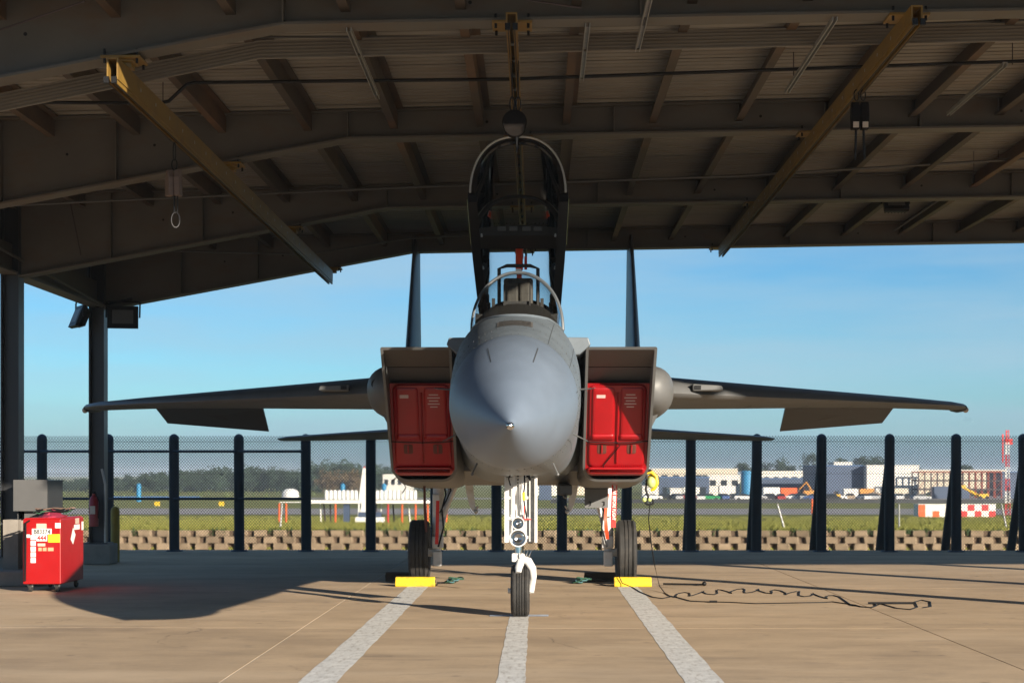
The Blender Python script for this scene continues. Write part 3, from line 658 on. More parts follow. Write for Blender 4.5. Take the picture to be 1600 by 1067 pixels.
# ejection seat
q = G().box((-.19, 18.15, 2.45), (.19, 18.40, 3.05)).box((-.15, 18.12, 3.05), (.15, 18.42, 3.47)); seat = q.build('ejection_seat', 'seat', jet, smooth=0, bevel=.025)
q = G().box((-.12, 18.05, 3.10), (.0, 18.118, 3.42)).box((.012, 18.05, 3.10), (.12, 18.118, 3.42)); q.build('headrest', 'seat', seat, smooth=0, bevel=.02)
q = G().tube([(-.20, 18.3, 3.1), (-.20, 18.3, 3.585), (-.12, 18.3, 3.615), (.12, 18.3, 3.615), (.20, 18.3, 3.585), (.20, 18.3, 3.1)], .019, 6); q.build('drogue_frame', 'cockpit', seat, smooth=0)
q = G().box((-.17, 18.0, 2.9), (.17, 18.13, 2.98)); q.build('harness_pad', 'seat', seat, smooth=0, bevel=.01)
q = G().box((-.03, 18.27, 3.55), (.03, 18.30, 3.58)); q.build('caution_tag', 'white', seat, smooth=0)
# windscreen: arched bow and one-piece glass
BW, BZ, BH, BY = .44, 2.86, .575, 17.2
def bow(u): return Vector((BW*math.cos(u), BY+.14*math.sin(u), BZ+BH*math.sin(u)**.92 if 0 < u < math.pi else BZ))
def base(u):
    x = BW*math.cos(u)*1.0; y = BY-1.28*math.sin(u)**.8 if 0 < u < math.pi else BY
    return Vector((x, y, fz(x, y)+.004))
q = G(); U = frange(0, math.pi, 36); rings = []
for v in frange(0, 1, 10):
    rings.append([base(u).lerp(bow(u), v)+Vector((0, -.04, .075))*math.sin(math.pi*v)*math.sin(u) for u in U])
q.loft(rings, False); ws = q.build('windscreen', 'windscreen_glass', jet, smooth=60)
q = G().tube([bow(u) for u in U], .018, 8); q.build('bow_frame', 'bow_grey', ws)
q = G().tube([base(u)+Vector((0, 0, .003)) for u in U], .012, 6); q.build('base_frame', 'jet_grey', ws)
# canopy swung up about its rear hinge
AL = R(27); HG = Vector((0, 20.0, 3.06))
fw = Vector((0, -math.cos(AL), math.sin(AL))); upv = Vector((0, math.sin(AL), math.cos(AL)))
def cp(l, x, h): return HG+fw*l+upv*h+Vector((x, 0, 0))
CT = [(0, .40, .30), (.5, .445, .44), (1.1, .462, .56), (1.7, .468, .635), (2.3, .462, .66), (2.62, .455, .655)]
def arch(l, k=1.0, lift=0):
    w_, h_ = lerp(l, CT); return [cp(l, w_*k*math.copysign(abs(math.cos(u))**.82, math.cos(u)), lift+h_*k*math.sin(u)**.95 if 0 < u < math.pi else lift) for u in frange(0, math.pi, 30)]
can = G(); can.loft([arch(l) for l in frange(.12, 2.6, 18)], False); can = can.build('canopy', 'canopy_glass', jet, smooth=60)
q = G().tube(arch(.12, 1.0), .03, 6); q.build('rear_bow', 'black', can)
q = G().tube(arch(2.62, 1.0), .034, 8); q.build('front_bow', 'black_gloss', can)
q = G().tube(arch(2.66, 1.045), .011, 8); q.build('bow_seal', 'bow_glint', can)  # seal tube in the pale colour that paints the rim glint
q = G().tube(arch(1.72, .985), .022, 6); q.build('middle_bow', 'black', can)
for sx in (-1, 1):
    q = G().loft([[cp(l, sx*(x-.075*(1-l/2.62)**1.5), h) for x, h in ((.405, -.09), (.50, -.09), (.50, .03), (.465, .06), (.425, .05))] for l in (0, .6, 1.6, 2.5, 2.62)], True, True, True); rl = q.build('sill_rail', 'black', can, smooth=20)
    q = G().cyl(cp(1.75, sx*.490, .0), cp(2.55, sx*.502, .0), .010, n=6); q.build('seal', 'black_gloss', rl)
    q = G().box((-.03, -.05, -.05), (.03, .05, .05), Matrix.Translation(cp(.75, sx*.36, -.03))).box((-.03, -.03, -.07), (.03, .03, .07), Matrix.Translation(cp(.58, sx*.35, -.05))); q.build('latch', 'black', rl, smooth=0, bevel=.01)
    for l in (1.3, 1.9):
        q = G().cyl(cp(l, sx*.39, .0), cp(l, sx*.37, .0), .012, n=8).cbox(cp(l+.06, sx*.38, -.03), (.015, .03, .03)); q.build('fitting', 'galvanised', rl)
# dark equipment deck inside the canopy
q = G()
for l0, l1, h0, h1 in ((1.38, 1.62, .30, .28),):
    a = [cp(l1, x, h1+.05*math.cos(x*3)) for x in frange(-.42, .42, 12)]; b = [cp(l0, x, h0+.09*math.cos(x*3)) for x in frange(-.42, .42, 12)]; c_ = [cp(l0-.05, x, h0-.07) for x in frange(-.42, .42, 12)]; d = [cp(l1-.03, x, h1-.06) for x in frange(-.42, .42, 12)]
    q.loft([a, b, c_, d, a], False)
dk = q.build('equipment_deck', 'cockpit', can, smooth=30)
q = G()
for x in frange(-.3, .3, 14):
    p = cp(1.62, x, .335); q.cbox(p+Vector((0, -.012, .012)), (.012, .012, .012))
tag(q.build('rivets', 'black', dk, smooth=0), kind='stuff')
for x in (-.18, -.06, .08, .2):
    q = G().cbox(cp(1.63, x, .28), (.09, .02, .05)); q.build('equipment_box', 'jet_dark', dk, smooth=0, bevel=.008)
q = G().cyl((.0, 18.95, 3.12), (.0, 19.05, 3.66), .028, n=10).cyl((0, 19.05, 3.66), (0, 19.12, 4.02), .040, n=14).cyl((0, 19.12, 4.02), (0, 19.13, 4.06), .03, n=10); st = q.build('canopy_lock_strut', 'red_strut', jet)
q = G().tube([(.05, 19.1, 4.0), (.10, 19.08, 3.96), (.13, 19.05, 3.84)], .006, 5).tube([(.06, 19.1, 4.0), (.15, 19.08, 3.97), (.18, 19.05, 3.86)], .006, 5).tube([(.05, 19.1, 3.98), (.07, 19.05, 3.8), (.07, 19.05, 3.66)], .008, 5); q.build('lanyard', 'black', st)
q = G().box((.055, 19.03, 3.66), (.085, 19.04, 3.80)); q.build('warning_tag', 'red_ribbon', st, smooth=0)

# intakes: raked square mouths with an upper ramp
def rrect(x0, x1, z0, z1, r0, r1, n=6):       # r0 bottom corner radius, r1 top corner radius
    pts = []
    for cx_, cz_, r_, a0 in ((x1-r0, z0+r0, r0, -90), (x1-r1, z1-r1, r1, 0), (x0+r1, z1-r1, r1, 90), (x0+r0, z0+r0, r0, 180)):
        for i in range(n+1):
            a = R(a0+90*i/n); pts.append((cx_+r_*math.cos(a), cz_+r_*math.sin(a)))
    return pts
XI, XO, ZT, ZB = .70, 1.44, 2.785, 1.38
def rake(z): return 18.4+(ZT-z)*1.10
for sx in (-1, 1):
    ft = [[Vector((sx*x, (rake(z) if y is None else y), z)) for x, z in rrect(a, b, c_, d, r0, r1)] for y, a, b, c_, d, r0, r1 in
          ((None, XI, XO, ZB, ZT, .17, .02), (20.5, XI-.02, XO+.02, ZB-.05, ZT+.03, .19, .06), (22, XI-.12, XO+.08, ZB-.09, ZT+.04, .26, .1), (25, XI-.3, XO+.1, 1.38, ZT+.02, .4, .2), (28, .28, 1.55, 1.55, 2.72, .5, .4), (30.6, .42, 1.42, 1.72, 2.6, .42, .42))]
    q = G().loft(ft, True, False, True); nac = q.build('engine_nacelle', 'jet_warm', jet, smooth=35)
    th = .028
    inner = [[Vector((sx*x, (rake(z)+.0 if y is None else y), z)) for x, z in rrect(XI+th, XO-th, ZB+th, ZT-th, .15, .012)] for y in (None, 21.6)]
    q = G().loft([ft[0], inner[0], inner[1]], True, False, True); q.build('intake_duct', 'jet_warm', nac, smooth=30)
    # two-stage ramp under the upper lip
    rp = [(18.43, ZT-.03), (18.9, 2.61), (19.4, 2.435)]
    for i in range(2):
        (ya, za), (yb, zb) = rp[i], rp[i+1]
        q = G().add([(sx*(XI+th), ya+(.012 if i else 0), za-(.006 if i else 0)), (sx*(XO-th), ya+(.012 if i else 0), za-(.006 if i else 0)), (sx*(XO-th), yb, zb), (sx*(XI+th), yb, zb), (sx*(XI+th), ya+.05, za), (sx*(XO-th), ya+.05, za), (sx*(XO-th), yb, zb+.04), (sx*(XI+th), yb, zb+.04)],
                    [(0,1,2,3), (4,7,6,5), (0,4,5,1), (2,6,7,3)]); q.build('ramp', 'ramp_grey' if i == 0 else 'jet_dark', nac, smooth=0)
    # wing-root fairing outside the intake
    q = G(); q.loft([[Vector((sx*p.x, p.y, p.z)) for p in ell(y, 1.46, 2.42, r_, r_*.98, r_*1.0, 2.2, 28)] for y, r_ in ((19.62, .01), (19.64, .10), (19.70, .17), (19.82, .225), (20.05, .275), (20.5, .31), (21.5, .325), (25, .30), (29.5, .26))], True, True, True)
    fr = q.build('wing_root_fairing', 'jet_warm', jet, smooth=40)
    q = G().loft([[Vector((sx*x, y, z)) for x, z in ((1.40, 2.3), (1.40+wd, 2.35), (1.40+wd*.35, 2.0), (1.40, 1.85))] for y, wd in ((20.0, .02), (20.25, .28), (21, .33), (25, .3))], True, True, True); q.build('lower_fillet', 'jet_warm', fr, smooth=40)
    if sx < 0:
        q = G().revolve((sx*1.60, 19.73, 2.47), (-.25, -1, .05), [(.0, .0005), (.012, .055)], 16); q.build('gun_muzzle', 'black', fr)
    # boundary fairing plate between cockpit and intake
    q = G().loft([[Vector((sx*x, y, z)) for x, z in ((.40, 2.88), (.72, 2.875), (.745, 2.80), (.63, 2.70), (.40, 2.66))] for y in (18.3, 18.34, 21)], True, True, True); q.build('bleed_fairing', 'jet_grey', jet, smooth=0, bevel=.012)
# belly between the nacelles
q = G().loft([[Vector((x, y, z)) for x, z in ((-.85, zt), (-.85, zb+.06), (-.75, zb), (.75, zb), (.85, zb+.06), (.85, zt))] for y, zb, zt in ((20.75, 1.50, 2.4), (21.6, 1.33, 2.6), (25, 1.33, 2.6), (29, 1.6, 2.6))], True, True, True); q.build('belly', 'jet_warm', jet, smooth=30)
for sx in (-1, 1):
    q = G().cyl((sx*.68, 30.4, 2.16), (sx*.68, 31.5, 2.16), .47, .36, n=24, cap=False); q.build('engine_nozzle', 'dark_steel', jet)
q = G().box((.44, 20.6, 1.22), (.60, 21.6, 1.345)).box((.50, 20.5, 1.18), (.54, 21.5, 1.22)); q.build('belly_pylon', 'jet_dark', jet, smooth=0, bevel=.02)

# wings
def foil(x, yle, ch, th, z, droop=0., n=16):
    up, lo = [], []
    for i in range(n+1):
        t = (1-math.cos(math.pi*i/n))/2; h_ = th*(2.969*math.sqrt(t)-1.26*t-3.516*t*t+2.843*t**3-1.015*t**4)
        dr = -droop*max(0, .18-t)**2*30
        up.append(Vector((x, yle+ch*t, z+h_*.62+dr))); lo.append(Vector((x, yle+ch*t, z-h_*.38+dr)))
    return up+lo[-2:0:-1]
for sx in (-1, 1):
    def S_(r): return [Vector((sx*p.x, p.y, p.z)) for p in r]
    secs = [(1.35, 20.05, 5.9, .36, 2.43, .03), (1.8, 20.45, 5.45, .35, 2.43, .035), (3.0, 21.68, 4.25, .27, 2.435, .035), (3.9, 22.6, 3.35, .21, 2.44, .03), (5.2, 23.95, 2.15, .14, 2.44, .02), (6.05, 24.9, 1.75, .10, 2.435, .01), (6.3, 25.35, 1.4, .085, 2.43, .005), (6.41, 25.8, .8, .06, 2.43, 0)]
    q = G().loft([S_(foil(*s)) for s in secs], True, True, True); wg = q.build('wing', 'jet_warm', jet, smooth=50)
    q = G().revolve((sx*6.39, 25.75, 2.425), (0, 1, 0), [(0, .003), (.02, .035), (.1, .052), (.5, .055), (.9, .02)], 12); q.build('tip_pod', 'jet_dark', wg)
    q = G().sphere((sx*6.42, 25.85, 2.40), .045, 10, 6); q.build('tip_light', 'sticker_cream', wg)
    q = G().loft([S_([Vector((x, y, z)) for x, z in ((2.0, 2.515), (2.34, 2.495), (2.36, 2.44), (2.0, 2.43))]) for y in (20.62, 20.9, 21.4)], True, True, True); lf = q.build('leading_edge_light', 'jet_warm', wg, smooth=30, bevel=.015)
    q = G().box((sx*2.06-.035, 20.607, 2.45), (sx*2.06+.035, 20.618, 2.495)); q.build('lens', 'black', lf, smooth=0)
    def under(x, t):
        yl, ch, th, z, dr = lerp(x, secs); h_ = th*(2.969*math.sqrt(t)-1.26*t-3.516*t*t+2.843*t**3-1.015*t**4); return Vector((sx*x, yl+ch*t, z-h_*.38-.003))
    for (xa_, ta), (xb_, tb) in (((1.9, .80), (3.7, .77)), ((3.76, .77), (5.25, .68)), ((2.0, .16), (6.0, .2)), ((2.9, .2), (2.9, .8)), ((4.4, .2), (4.4, .72)), ((3.72, .2), (3.72, .97))):
        pts_ = [under(xa_+(xb_-xa_)*k/10, ta+(tb-ta)*k/10) for k in range(11)]; d = Vector((0, .006, 0)) if xa_ != xb_ else Vector((.006, 0, 0))
        q = G().add([p for a_ in pts_ for p in (a_-d, a_+d)], [(2*k, 2*k+1, 2*k+3, 2*k+2) for k in range(10)]); q.build('panel_seam', 'seam', wg)
    # drooped aileron: solid wedge hung below the trailing edge
    a0, a1 = 3.74, 5.27
    q = G(); dz = (.34, .22)
    q.loft([S_([Vector((x, 25.35, 2.47)), Vector((x, 25.35, 2.40)), Vector((x+dxo, 25.95, 2.44-d-.012)), Vector((x+dxo, 25.95, 2.44-d+.012))]) for x, d, dxo in ((a0, dz[0], .0), (a1, dz[1], -.04))], True, True, True)
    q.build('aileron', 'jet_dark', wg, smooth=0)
    # tail surfaces
    q = G().loft([S_(foil(*s)) for s in ((1.72, 27.4, 3.3, .12, 2.11, 0), (2.4, 28.1, 2.75, .10, 2.105, 0), (2.9, 28.5, 2.45, .08, 2.10, 0), (4.05, 29.9, 1.35, .06, 2.10, 0), (4.27, 30.4, .85, .03, 2.10, 0))], True, True, True)
    rm = Matrix.Translation((0, 29, 2.12)) @ Matrix.Rotation(R(-1.3), 4, 'X') @ Matrix.Translation((0, -29, -2.12)); q.v = [rm @ p for p in q.v]
    q.build('stabilator', 'jet_warm', jet, smooth=40)
    rings = []
    for z, x, yl, ch, th in ((2.55, 1.66, 25.4, 3.9, .20), (3.2, 1.69, 26.15, 3.25, .18), (4.4, 1.73, 27.6, 2.2, .12), (5.45, 1.765, 28.95, 1.3, .07), (5.6, 1.77, 29.3, .9, .045)):
        r_ = foil(0, yl, ch, th, 0); rings.append([Vector((sx*x-.04+p.z*1.0, p.y, z)) for p in r_])
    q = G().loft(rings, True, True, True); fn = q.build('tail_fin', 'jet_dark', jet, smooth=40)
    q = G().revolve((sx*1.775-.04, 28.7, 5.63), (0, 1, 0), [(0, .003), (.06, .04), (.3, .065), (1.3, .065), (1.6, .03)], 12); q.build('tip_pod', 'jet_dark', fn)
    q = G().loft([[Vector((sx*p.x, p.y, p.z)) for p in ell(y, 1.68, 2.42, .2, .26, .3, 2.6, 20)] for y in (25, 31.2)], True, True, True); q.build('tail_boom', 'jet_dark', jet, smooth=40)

# ---- wheels
def tyre(c, r, wd, rim, parent, grooves=(-.3, 0, .3)):
    c = Vector(c); h_ = wd/2; g_ = .0
    pr = [(-h_*.82, rim*.98), (-h_*.96, rim+.25*(r-rim)), (-h_, rim+.55*(r-rim)), (-h_*.93, r-.16*(r-rim)), (-h_*.74, r-.03*(r-rim))]
    gs = sorted(list(grooves)+[-.62, .62] if len(grooves) > 2 else grooves)
    for t in gs: pr += [(h_*(t-.045), r*(1-.004*abs(t*2))), (h_*(t-.03), r-.013), (h_*(t+.03), r-.013), (h_*(t+.045), r*(1-.004*abs(t*2)))]
    pr += [(h_*.74, r-.03*(r-rim)), (h_*.93, r-.16*(r-rim)), (h_, rim+.55*(r-rim)), (h_*.96, rim+.25*(r-rim)), (h_*.82, rim*.98)]
    q = G().revolve(c, (1, 0, 0), pr, 48)
    for i, p in enumerate(q.v):
        if p.z < .012: q.v[i] = Vector((p.x, p.y, .002+max(0, p.z)*.3))
    q.build('tyre', 'rubber', parent, smooth=40)
    q = G().revolve(c, (1, 0, 0), [(-h_*.75, rim), (-h_*.5, rim*.82), (-h_*.35, rim*.4), (-h_*.55, rim*.3), (-h_*.6, .001)], 32).revolve(c, (1, 0, 0), [(h_*.75, rim), (h_*.5, rim*.82), (h_*.35, rim*.4), (h_*.55, rim*.3), (h_*.6, .001)], 32); q.build('rim', 'gear_white', parent, smooth=40)
# ---- nose gear
q = G().cyl((0, 18.30, 1.62), (0, 18.28, .86), .058, n=16).cyl((0, 18.28, .86), (0, 18.28, .78), .066, n=16); ng = q.build('nose_gear', 'gear_white', jet)
q = G().cyl((0, 18.28, .80), (0, 18.27, .58), .040, n=14); q.build('piston', 'chrome', ng)
q = G().cbox((-.01, 18.25, .61), (.12, .12, .09)).cbox((.035, 18.2, .63), (.06, .08, .05)); q.build('collar', 'gear_white', ng, smooth=0, bevel=.012)
q = G().tube([(-.01, 18.25, .60), (.04, 18.2, .60), (.10, 18.18, .575), (.142, 18.19, .50), (.150, 18.22, .42), (.138, 18.27, .33), (.125, 18.3, .27)], [.035, .042, .044, .042, .038, .036, .04], 12).tube([(.03, 18.19, .58), (.0, 18.13, .50), (-.0, 18.11, .46)], [.04, .038, .03], 10); q.build('fork', 'gear_white', ng)
q = G().cyl((-.11, 18.3, .265), (.16, 18.3, .265), .028, n=12); q.build('axle', 'gear_white', ng)
for k in range(4):
    q = G().cyl((.02+.03*k, 18.17, .62), (.03+.035*k, 18.15, .69), .006, .003, n=5); q.build('spring_pin', 'chrome', ng)
wnode = G().revolve((.018, 18.3, .268), (1, 0, 0), [(-.01, .08), (.01, .08)], 16); wn = wnode.build('nose_wheel', 'gear_white', jet)
tyre((.018, 18.3, .268), .268, .195, .14, wn, (-.62, -.35, -.1, .18, .45))
for z, r_ in ((.965, .066), (.815, .092)):
    q = G().revolve((-.002, 18.10, z), (0, 1, 0), [(.0, r_), (-.012, r_*.98), (-.012, r_*.86), (.0, r_*.86)], 28).revolve((-.002, 18.10, z), (0, 1, 0), [(.0, r_), (.05, r_*.85), (.08, r_*.3), (.10, .001)], 28)
    lp = q.build('taxi_light', 'gear_white', jet)
    q = G().revolve((-.002, 18.10, z), (0, 1, 0), [(.0, r_*.85), (.03, r_*.7), (.055, r_*.35), (.06, .001)], 28); q.build('reflector', 'chrome', lp)
    q = G().revolve((-.002, 18.095, z), (0, -1, 0), [(.0, r_*.86), (.012, r_*.6), (.018, .001)], 28); q.build('lens', 'lamp_glass', lp)
q = G().cbox((-.002, 18.2, .965), (.16, .06, .05)).cbox((-.06, 18.22, 1.03), (.05, .05, .05)).cbox((.05, 18.22, 1.03), (.05, .05, .05)); q.build('lamp_bracket', 'gear_white', ng, smooth=0, bevel=.01)
# nose gear door behind the leg
q = G().box((-.155, 18.86, .74), (-.138, 18.9, 1.50)).box((-.138, 18.90, .74), (.165, 18.92, 1.50)).box((.165, 18.80, .74), (.195, 18.92, 1.50)); dr = q.build('nose_gear_door', 'gear_white', jet, smooth=0)
for z in (.78, .98, 1.2, 1.4): q = G().box((-.135, 18.875, z), (.163, 18.898, z+.03)); q.build('door_rib', 'gear_white', dr, smooth=0)
for x in (-.08, .11): q = G().box((x, 18.86, .75), (x+.02, 18.874, 1.49)); q.build('door_rib', 'gear_white', dr, smooth=0)
q = G().box((-.055, 18.2, 1.02), (-.035, 18.236, 1.50)).box((.018, 18.19, 1.05), (.034, 18.21, 1.50)); q.build('torque_link', 'gear_white', ng, smooth=0)
for k in range(12): q = G().cyl((-.005, 18.236, 1.07+.034*k), (-.005, 18.238, 1.07+.034*k), .009, n=8); q.build('hole', 'black', ng)
q = G().tube([(.06, 18.16, 1.5), (.065, 18.14, 1.35), (.05, 18.14, 1.25), (.07, 18.14, 1.1), (.09, 18.15, 1.0)], .008, 6).tube([(-.06, 18.16, 1.5), (-.1, 18.12, 1.42), (-.08, 18.12, 1.35)], .007, 6).tube([(.08, 18.2, 1.46), (.13, 18.15, 1.40), (.10, 18.15, 1.47)], .009, 6); q.build('hose', 'black', ng)
q = G().cyl((.055, 18.13, 1.28), (.058, 18.13, 1.20), .016, n=8).cbox((.11, 18.16, 1.47), (.07, .04, .03)); q.build('brass_fitting', 'sticker_yellow', ng)
q = G().box((.055, 18.11, 1.0), (.065, 18.115, 1.14)).box((.06, 18.11, 1.0), (.13, 18.115, 1.012)); q.build('safety_pin_flag', 'red_ribbon', ng, smooth=0)
# ---- main gear
for sx in (-1, 1):
    q = G().cyl((sx*1.12, 23.7, 1.5), (sx*1.14, 23.7, .52), .075, n=16).cyl((sx*1.14, 23.7, .52), (sx*1.15, 23.7, .36), .055, n=16).cyl((sx*1.10, 23.7, .42), (sx*1.36, 23.7, .42), .055, n=14)
    mg = q.build('main_gear', 'gear_white', jet)
    q = G().cbox((sx*1.13, 23.62, .56), (.15, .12, .16)).cbox((sx*1.14, 23.64, .34), (.12, .14, .2)).cbox((sx*1.10, 23.6, .78), (.1, .08, .14)).cbox((sx*1.15, 23.58, 1.05), (.1, .05, .3)); q.build('fitting', 'gear_white', mg, smooth=0, bevel=.015)
    q = G().cyl((sx*1.1, 23.65, .7), (sx*.98, 24.6, 1.4), .04, n=10).cyl((sx*1.06, 23.62, .9), (sx*.86, 23.6, 1.38), .03, n=10); q.build('drag_brace', 'gear_white', mg)
    q = G().tube([(sx*1.06, 23.58, 1.4), (sx*1.02, 23.54, 1.2), (sx*1.07, 23.52, 1.0), (sx*1.05, 23.53, .75), (sx*1.12, 23.52, .5)], .012, 6).tube([(sx*1.0, 23.58, 1.4), (sx*.95, 23.5, 1.25), (sx*1.02, 23.5, 1.1), (sx*1.1, 23.5, .95)], .010, 6); q.build('hose', 'black', mg)
    q = G().revolve((sx*1.378, 23.7, .428), (1, 0, 0), [(-.01, .1), (.01, .1)], 16); mw = q.build('main_wheel', 'gear_white', jet)
    tyre((sx*1.378, 23.7, .428), .428, .268, .22, mw, (-.62, -.24, .12, .5))
    # slim door hook
    q = G().loft([[Vector((sx*.66+sx*dx+a, y, z)) for a, y in ((-w_, 22.1), (w_, 22.1), (w_, 22.16), (-w_, 22.16))] for z, dx, w_ in ((1.36, 0, .05), (1.2, -.02, .045), (1.06, -.05, .035), (1.0, -.08, .03))], True, True, True)
    dh = q.build('gear_door_link', 'gear_white', jet, smooth=0, bevel=.01)
    q = G().sphere((sx*.57, 22.1, 1.0), .03, 8, 6).cyl((sx*.585, 22.1, 1.01), (sx*.54, 22.08, 1.07), .012, n=6); q.build('roller', 'galvanised', dh)
q = G().box((.78, 21.9, 1.05), (1.07, 21.92, 1.30)).box((.78, 21.9, 1.302), (1.07, 21.92, 1.36)); gd = q.build('main_gear_door', 'jet_warm', jet, smooth=0)
q = G().box((.775, 21.86, 1.28), (1.05, 21.895, 1.40)); q.build('door_hinge', 'jet_dark', gd, smooth=0)
for x in (.83, 1.0): q = G().tube([(x, 21.89, 1.125), (x+.022, 21.89, 1.125), (x+.022, 21.89, 1.085), (x+.008, 21.89, 1.075)], .006, 5); q.build('hook_mark', 'black', gd)
q = G().tube([P(612,752,21), P(620,745,21), P(630,752,21), P(634,762,21), P(628,771,21)], .008, 6); q.build('drain_hose', 'black', jet)

# ---- red intake covers
for sx in (-1, 1):
    L = Vector((sx*1.07, 20.05, 1.42))
    cv = thing('intake_cover', 'red moulded cover in the %s engine intake' % ('shaded left' if sx < 0 else 'partly sunlit right'), 'intake cover', L, 'red intake covers')
    ct = lambda u, v, d=0: Vector((L.x+(u-.5)*.682, 19.22+(1-v)*.60-d, 1.45+v*1.0))
    def plate(u0, u1, v0, v1, d0, d1, name, ch=.0, mat='cover_red', par=cv, b=.03, rc=.045):
        q = G(); W_, H_ = .69, 1.0
        def ring(o, d):
            k = max(.004, rc-o*.6); return [ct(x/W_, z/H_, d) for x, z in rrect(u0*W_+o, u1*W_-o, v0*H_+o, v1*H_-o, k, k, 4)]
        q.loft([ring(0, d0), ring(b*.06, d0+(d1-d0)*.45), ring(b*.35, d0+(d1-d0)*.85), ring(b, d1)], True, False, True); return q.build(name, mat, par, smooth=60)
    q = G(); pts = [(0.09, 0), (.91, 0), (1, .07), (1, 1), (0, 1), (0, .07)]
    q.loft([[ct(u, v, d) for u, v in pts] for d in (-.05, .0)], True, True, True); q.build('panel', 'cover_red', cv, smooth=0)
    plate(.04, .96, .09, .985, 0, .035, 'raised_field', rc=.07)
    for ua, ub in ((.09, .455), (.545, .91)):
        plate(ua, ub, .42, .95, .035, .058, 'raised_panel', b=.04, rc=.035)
        plate(ua-.01, ub+.01, .385, .46, .035, .075, 'brow', b=.04, rc=.03)
    plate(.02, .98, .005, .10, 0, .075, 'lower_rim', b=.035, rc=.05)
    plate(.48, .52, .13, .9, .035, .055, 'centre_rib', b=.012, rc=.012)
    for u in (.26, .74):
        plate(u-.075, u+.075, .24, .345, .035, .04, 'recess_shade', mat='dark_ribbon', b=.01, rc=.02); q = G().cyl(ct(u, .25, .05), ct(u, .335, .05), .010, n=6); q.build('handle', 'cover_red', cv)  # dark, slightly raised plate paints the shade of a handle recess
    q = G().tube([ct(-.02, .375, .07), ct(.2, .366, .08), ct(.5, .362, .085), ct(.8, .366, .08), ct(1.02, .38, .07)], .008, 6); q.build('tie_cord', 'black', cv)
    def flat(u0, u1, v0, v1, nm, mat):
        q = G().add([ct(u0, v0, .0605), ct(u1, v0, .0605), ct(u1, v1, .0605), ct(u0, v1, .0605)], [(0,1,2,3)]); q.build(nm, mat, cv, smooth=0)
    flat(.16, .30, .84, .875, 'sticker', 'print_pale')
    for k in range(5):
        wd_ = (.15, .20, .15, .19, .12)[k]
        flat(.70-wd_/2, .70+wd_/2, .87-k*.032, .881-k*.032, 'stencil_line', 'print_pale')
    if sx > 0: q = G().tube([ct(.55, .33, .07), ct(.42, .22, .06), ct(.3, .12, .055), ct(.27, .02, .06)], .006, 5); q.build('cord', 'black', cv)
# streamers
def ribbon(name, label, cat, pts, wd, mat, group=None, tilt=0.15, thick=.004):
    pts = [Vector(p) for p in pts]; q = G(); rings = []
    for i, p in enumerate(pts):
        a = tilt*math.sin(i*1.1); d = Vector((math.cos(a), math.sin(a), 0))*wd/2; nrm = Vector((-math.sin(a), math.cos(a), 0))*thick/2
        rings.append([p-d-nrm, p+d-nrm, p+d+nrm, p-d+nrm])
    q.loft(rings, True, True, True)
    return tag(q.build(name, mat, loc=pts[0], smooth=60), label, cat, group)
yr = 20.35
rb = thing('warning_streamer', 'bright red lettered streamer hanging under the right intake', 'streamer', P(958, 752, yr), 'streamers under the jet')
q = G(); rings = []
for k in range(9):
    p = P(960.5-k*.35, 747+k*9.6, yr); a = .2*math.sin(k*.9); d = Vector((math.cos(a), math.sin(a), 0))*.031
    rings.append([p-d, p+d, p+d+Vector((0,.004,0)), p-d+Vector((0,.004,0))])
q.loft(rings, True, True, True); q.build('ribbon', 'red_ribbon', rb, smooth=60)
text('REMOVE BEFORE FLIGHT', .05, rb, 'white', P(958.2, 752, yr-.014), rot=(R(90), R(91.5), 0), squeeze=.80)
q = G().cyl(P(961, 735, yr), P(960.5, 748, yr), .004, n=5); q.build('cord', 'black', rb)
ribbon('warning_streamer', 'folded orange-red streamer hanging beside the right main gear leg', 'streamer', [P(949, 771, 23.3), P(947.5, 785, 23.3), P(946, 805, 23.3), P(947, 825, 23.3), P(949, 842, 23.3)], .05, 'red_strut', 'streamers under the jet', .8)
ribbon('warning_streamer', 'dark brown strap hanging below the left intake in front of the tyre', 'streamer', [P(662.5, 735, 20.6), P(663, 755, 20.6), P(663.5, 790, 20.6), P(665, 815, 20.6), P(666, 831, 20.6)], .035, 'dark_ribbon', 'streamers under the jet', .9)
ribbon('warning_streamer', 'dark red streamer hanging inside the left main gear leg', 'streamer', [P(684, 782, 23.2), P(683.5, 800, 23.2), P(683, 830, 23.2), P(682, 850, 23.2)], .045, 'red_ribbon', 'streamers under the jet', .5)

# ------------------------------------------------------------------ chocks, ropes, headset, cable
def chock(c, label, mat, wd=.52):
    c = Vector(c); t = thing('wheel_chock', label, 'chock', c, 'wheel chocks')
    q = G().prism([(-.075, 0), (.075, 0), (.078, .03), (.035, .125), (-.035, .125), (-.078, .03)], 'x', -wd/2, wd/2); q.v = [p+c for p in q.v]; q.build('block', mat, t, smooth=0, bevel=.012)
    for sx in (-1, 1):
        q = G().cyl(c+Vector((sx*(wd/2-.004), 0, .065)), c+Vector((sx*(wd/2+.006), 0, .065)), .02, n=10); q.build('rope_hole', 'black', t)
    return t
chock((-1.40, 23.16, 0), 'yellow chock in front of the left main wheel', 'yellow'); chock((1.44, 23.16, 0), 'yellow chock in front of the right main wheel', 'yellow', .49)
chock((-1.62, 24.27, 0), 'dark chock behind the left main wheel', 'chock_dark'); chock((1.10, 24.27, 0), 'dark chock behind the right main wheel', 'chock_dark')
